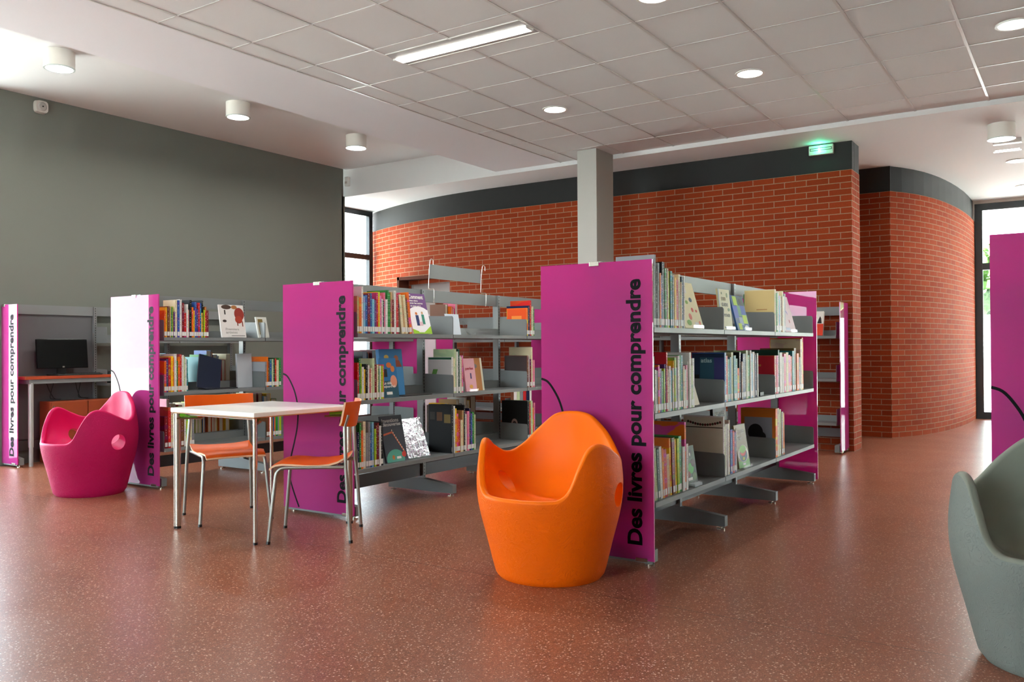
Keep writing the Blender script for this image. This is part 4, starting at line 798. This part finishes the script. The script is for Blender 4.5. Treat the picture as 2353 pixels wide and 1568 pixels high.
# ================================================================== EGG CHAIRS
def crom(P, x):
    for i in range(len(P)-1):
        if P[i][0] <= x <= P[i+1][0]:
            x0, x1 = P[i][0], P[i+1][0]; t = (x-x0)/(x1-x0)
            def sl(j):
                if j <= 0 or j >= len(P)-1: return 0
                return (P[j+1][1]-P[j-1][1])/(P[j+1][0]-P[j-1][0])
            m0, m1 = sl(i)*(x1-x0), sl(i+1)*(x1-x0); a, b = P[i][1], P[i+1][1]
            return (2*t**3-3*t*t+1)*a+(t**3-2*t*t+t)*m0+(-2*t**3+3*t*t)*b+(t**3-t*t)*m1
    return P[-1][1] if x > P[-1][0] else P[0][1]
RIM = [(0, .408), (26, .410), (34, .416), (41, .45), (50, .555), (59, .630), (69, .655), (80, .645), (95, .605), (113, .568), (128, .600), (143, .682), (157, .748), (168, .768), (180, .772)]
PROF = [(0, .250), (.012, .264), (.17, .306), (.34, .349), (.45, .359), (.55, .352), (.66, .334), (.78, .300)]
def egg_chair(x, y, facing, label, cin, cout):
    NT = 160; bm = bmesh.new(); rows = []; NO, NI = 26, 22; wall = .032
    for j in range(NT):
        th = 2*math.pi*j/NT; td = abs((math.degrees(th)+180) % 360-180); h = crom(RIM, td)
        c, s = math.cos(th)*.945, math.sin(th); pts = []
        for i in range(NO+1):
            z = (i/NO)**1.0*(h-.014); pts.append((crom(PROF, z), z))
        ro = crom(PROF, h-.014)
        for k in range(1, 6):
            a = math.pi*k/6; pts.append((ro-wall/2+wall/2*math.cos(a), h-.014+.014*math.sin(a)))
        ri = ro-wall; hh = h-.014; zs = .338; n = 2.5
        for k in range(NI):
            ph = (math.pi/2)*(k/NI); rr = ri*max(0, math.cos(ph))**(2/n)
            zz = hh-(hh-zs)*math.sin(ph)**(2/n) if k else hh
            pts.append((rr, zz))
        rows.append([bm.verts.new((r*c, r*s, z)) for r, z in pts])
    nr = len(rows[0])
    for j in range(NT):
        a, b = rows[j], rows[(j+1) % NT]
        for i in range(nr-1):
            f = bm.faces.new((a[i], b[i], b[i+1], a[i+1])); f.material_index = 1 if i < NO-0 else 0; f.smooth = True
    cb = bm.verts.new((0, 0, 0)); ct = bm.verts.new((0, 0, .338))
    for j in range(NT):
        bm.faces.new((cb, rows[(j+1) % NT][0], rows[j][0])).material_index = 1
        f = bm.faces.new((rows[j][-1], rows[(j+1) % NT][-1], ct)); f.smooth = True
    bmesh.ops.recalc_face_normals(bm, faces=bm.faces)
    me = bpy.data.meshes.new('egg'); bm.to_mesh(me); bm.free(); me.materials.append(cin); me.materials.append(cout)
    o = bpy.data.objects.new('tub_chair', me); COL.objects.link(o)
    m = MB()
    for sgn in (-1, 1):
        a = R(95)*sgn; d = Vector((math.cos(a), math.sin(a), 0)); m.tube([d*.17+Vector((0, 0, .445)), d*.5+Vector((0, 0, .378))], .058, n=36)
    cut = m.build('cut', cin)
    md = o.modifiers.new('b', 'BOOLEAN'); md.object = cut; md.operation = 'DIFFERENCE'; md.solver = 'EXACT'
    bpy.context.view_layer.update(); dg = bpy.context.evaluated_depsgraph_get()
    me2 = bpy.data.meshes.new_from_object(o.evaluated_get(dg)); o.modifiers.clear(); o.data = me2; bpy.data.objects.remove(cut)
    for p in me2.polygons: p.use_smooth = True
    me2.set_sharp_from_angle(angle=R(45))
    o.location = (x, y, 0); o.rotation_euler = (0, 0, facing)
    tag(o, label, 'chair', 'moulded plastic tub chairs'); return o
egg_chair(3.565, 2.172, R(183), 'glossy orange moulded plastic tub chair in front of magenta panel', egg_mat('orange_plastic', (255, 116, 0), False), egg_mat('orange_textured_plastic', (246, 104, 0), True))
egg_chair(3.69, 6.39, R(178), 'magenta pink moulded plastic tub chair beside the left magenta panel', egg_mat('pink_plastic', (196, 16, 84), False), egg_mat('pink_textured_plastic', (178, 18, 80), True))
egg_chair(3.50, .065, R(184), 'grey moulded plastic tub chair cut off by the right edge', egg_mat('grey_plastic', (128, 132, 120), False), egg_mat('grey_textured_plastic', (122, 128, 122), True))
# ================================================================== TABLE AND CHAIRS
e = empty('table', (3.580, 4.256, 0), R(-2.6), label='square white-topped table on steel legs between two orange chairs', cat='table')
hx, hy, zt = .382, .41, .742
m = MB(); m.box(-hx, hx, -hy, hy, zt-.026, zt); m.build('table_top', LAM, e, bevel=.003)
m = MB(); m.box(-hx+.006, hx-.006, -hy+.006, hy-.006, zt-.031, zt-.026); m.build('underside', WOODE, e)
for sx_ in (-1, 1):
    for sy_ in (-1, 1):
        X_, Y_ = sx_*(hx-.028), sy_*(hy-.028); dg_ = Vector((-sx_, -sy_, 0)).normalized()
        m = MB(); m.tube([(X_, Y_, .012), (X_, Y_, zt-.05), (X_, Y_, zt-.035)], .021, n=16, flat=.58, up=dg_)
        lg = m.build('leg', CHROME, e, smooth=True)
        m = MB(); m.tube([(X_, Y_, 0), (X_, Y_, .014)], .0215, n=16, flat=.6, up=dg_); m.build('foot_cap', BLACK, lg)
        m = MB(); m.tube([Vector((X_, Y_, zt-.066)), Vector((X_, Y_, zt-.066))+dg_*.15], .007, n=8, flat=2.4); m.build('bracket', CHROME, lg)
        m = MB(); m.tube([Vector((X_, Y_, zt-.047))+dg_*.02, Vector((X_, Y_, zt-.047))+dg_*.12], .011, n=8, flat=1.5); m.build('insert', GREENP, lg)
for s_ in (-1, 1): MB().tube([(s_*(hx-.06), -hy+.07, zt-.04), (s_*(hx-.06), hy-.07, zt-.04)], .008, n=8).build('rail', CHROME, e, smooth=True)
def side_chair(x, y, rz, label):
    e = empty('chair', (x, y, 0), rz, label=label, cat='chair', group='orange plywood chairs at the white table')
    w = .215
    # seat
    prof = [(.235, .424), (.222, .436), (.20, .446), (.16, .452), (.10, .449), (.03, .441), (-.04, .435), (-.10, .436), (-.15, .446), (-.185, .462)]
    bm = bmesh.new(); top = []; bot = []; ny = 12
    for (px_, pz) in prof:
        rt, rb = [], []
        for k in range(ny+1):
            v = -1+2*k/ny; back = max(0, (-px_+.05)/.24); yy = v*(.195 if px_ < .2 else .185); zz = pz+.014*abs(v)**2.5*back-.004*abs(v)**3*(1-back)
            rt.append(bm.verts.new((px_, yy, zz))); rb.append(bm.verts.new((px_, yy, zz-.011)))
        top.append(rt); bot.append(rb)
    for i in range(len(prof)-1):
        for k in range(ny):
            bm.faces.new((top[i][k], top[i][k+1], top[i+1][k+1], top[i+1][k])).material_index = 0
            bm.faces.new((bot[i][k], bot[i+1][k], bot[i+1][k+1], bot[i][k+1])).material_index = 0
        for k in (0, ny): bm.faces.new((top[i][k], top[i+1][k], bot[i+1][k], bot[i][k])).material_index = 1
    for i in (0, -1):
        for k in range(ny): bm.faces.new((top[i][k], bot[i][k], bot[i][k+1], top[i][k+1])).material_index = 1
    q = MB(); q.bm.free(); q.bm = bm; q.build('seat', [ORW, ORE], e, smooth=True)
    # backrest: curved plywood, concave to the front
    bm = bmesh.new(); fr, bk = [], []; n = 16
    for k in range(n+1):
        v = -1+2*k/n; xx = -.235+.055*abs(v)**2.2; yy = v*.225
        rf, rb = [], []
        for j in range(5):
            t = j/4; z = .645+.15*t; hz = .0
            if j == 0: z += .018*abs(v)**3
            if j == 4: z -= .006*(1-abs(v))**2
            x_ = xx-.03*(t-.5)
            rf.append(bm.verts.new((x_, yy, z))); rb.append(bm.verts.new((x_-.011, yy, z)))
        fr.append(rf); bk.append(rb)
    for k in range(n):
        for j in range(4):
            bm.faces.new((fr[k][j], fr[k+1][j], fr[k+1][j+1], fr[k][j+1])); bm.faces.new((bk[k][j], bk[k][j+1], bk[k+1][j+1], bk[k+1][j]))
        for j in (0, 4): bm.faces.new((fr[k][j], bk[k][j], bk[k+1][j], fr[k+1][j])).material_index = 1
    for k in (0, n):
        for j in range(4): bm.faces.new((fr[k][j], fr[k][j+1], bk[k][j+1], bk[k][j])).material_index = 1
    q = MB(); q.bm.free(); q.bm = bm; q.build('backrest', [ORW, ORE], e, smooth=True)
    for s_ in (-1, 1):
        m = MB(); m.tube(fillet([(.232, s_*.222, .012), (.19, s_*.188, .425), (-.19, s_*.188, .425)], .05), .0105, n=12); lf = m.build('leg', TUBE, e, smooth=True)
        MB().tube([(.233, s_*.223, 0), (.231, s_*.2215, .016)], .0118, n=12).build('foot_cap', BLACK, lf)
        m = MB(); m.tube([(-.228, s_*.222, .012), (-.200, s_*.206, .43), (-.193, s_*.19, .66), (-.212, s_*.186, .72)], .0105, n=12); lb = m.build('leg', TUBE, e, smooth=True)
        MB().tube([(-.229, s_*.223, 0), (-.228, s_*.222, .016)], .0118, n=12).build('foot_cap', BLACK, lb)
    m = MB(); m.tube([(.12, -.188, .423), (.12, .188, .423)], .009); m.tube([(-.12, -.188, .423), (-.12, .188, .423)], .009); m.build('cross_bar', TUBE, e, smooth=True)
    m = MB()
    for a in (.12, -.12):
        for b in (-.12, .12): m.box(a-.014, a+.014, b-.014, b+.014, .408, .416)
    m.build('fixing', WHITE, e)
    return e
side_chair(3.566, 3.777, R(126.4), 'orange plywood chair at the near right side of the table')
side_chair(3.637, 4.687, R(246.2), 'orange plywood chair tucked in behind the table')
# ================================================================== COMPUTER DESK
e = empty('desk', (4.2, 8.31, 0), label='computer desk with cherry wood top and grey legs by the grey wall', cat='desk')
DX1 = 1.35
m = MB(); m.box(-.04, DX1, -.02, .245, .822, .85); m.build('desk_top', DESKW, e, bevel=.002)
m = MB(); m.box(.0, DX1-.02, -.01, .015, .78, .822); m.box(.0, .03, .015, .235, .78, .822); m.box(DX1-.05, DX1-.02, .015, .235, .78, .822); m.build('frame', STEEL, e)
for X_ in (.025, DX1-.05):
    for Y_ in (.01,):
        m = MB(); m.cyl(X_, Y_, .18, .79, .023, n=16); m.cyl(X_, Y_, 0, .19, .019, n=16); m.build('leg', mat('pale_grey_leg', (176, 180, 178), .35, metal=.2), e, smooth=True)
DZ = .85
e = empty('monitor', (4.60, 8.46, DZ), R(-4), label='black flat computer monitor on the cherry desk', cat='monitor')
Mt = T((0, 0, .215)) @ Matrix.Rotation(R(-6), 4, 'X')
MB().box(-.245, .245, -.018, .012, -.145, .145, M=Mt).build('casing', mat('gloss_black_plastic', (12, 12, 13), .2, spec=.2), e, bevel=.004)
MB().box(-.232, .232, -.0195, -.018, -.120, .132, M=Mt).build('screen', mat('dark_screen', (8, 9, 9), .2, spec=.15), e)
m = MB(); m.box(-.04, .04, .0, .03, .012, .09); m.build('stand', BLACK, e); m = MB(); m.box(-.12, .12, -.05, .07, 0, .014); m.build('base', BLACK, e, bevel=.004)
m = MB(); m.box(-.01, .01, -.0205, -.0185, -.14, -.125, M=Mt); m.build('logo_badge', CHROME, e)
e = empty('keyboard', (4.70, 8.355, DZ), R(1), label='black keyboard in front of the monitor', cat='keyboard')
MB().box(-.23, .23, -.055, .062, 0, .016).build('body', mat('dark_grey_plastic', (38, 44, 42), .5), e, bevel=.004)
m = MB()
for i in range(15):
    for j in range(5): m.box(-.215+i*.0285, -.19+i*.0285, -.048+j*.021, -.031+j*.021, .016, .021)
m.build('keys', BLACK, e)
m = MB(); bmesh.ops.create_uvsphere(m.bm, u_segments=20, v_segments=12, radius=1)
for v in m.bm.verts: v.co = Vector((v.co.x*.032, v.co.y*.055, max(0, v.co.z)*.034))
o = m.build('computer_mouse', BLACK, smooth=True); o.location = (5.03, 8.36, DZ); tag(o, 'black computer mouse at the right of the keyboard', 'mouse')
e = empty('wooden_cabinet', (4.2, 8.37, 0), label='low cherry wood cabinet standing under the desk', cat='cabinet')
MB().box(.22, .97, -.02, .17, .0, .60).build('body', CABW, e, bevel=.003)
m = MB(); m.box(.23, .59, -.035, -.021, .03, .59); m.build('door', CABW, e, bevel=.002); m = MB(); m.box(.60, .96, -.035, -.021, .03, .59); m.build('door', CABW, e, bevel=.002)
m = MB(); m.box(.24, .25, -.05, -.036, .50, .56); m.build('handle', CHROME, e)
for i, (x, a) in enumerate(((4.45, .05), (4.55, -.03), (4.75, .03), (4.82, -.02))):
    m = MB(); m.tube(fillet([(x, 8.50, .82), (x+a, 8.51, .70), (x+a*1.8, 8.50, .62), (x+.1+a, 8.52, .61)], .03), .004, n=8); o = m.build('cable', BLACK, smooth=True)
    tag(o, 'thin black cable hanging below the desk, %s from the left' % ORD[i+1], 'cable', 'cables under the desk')
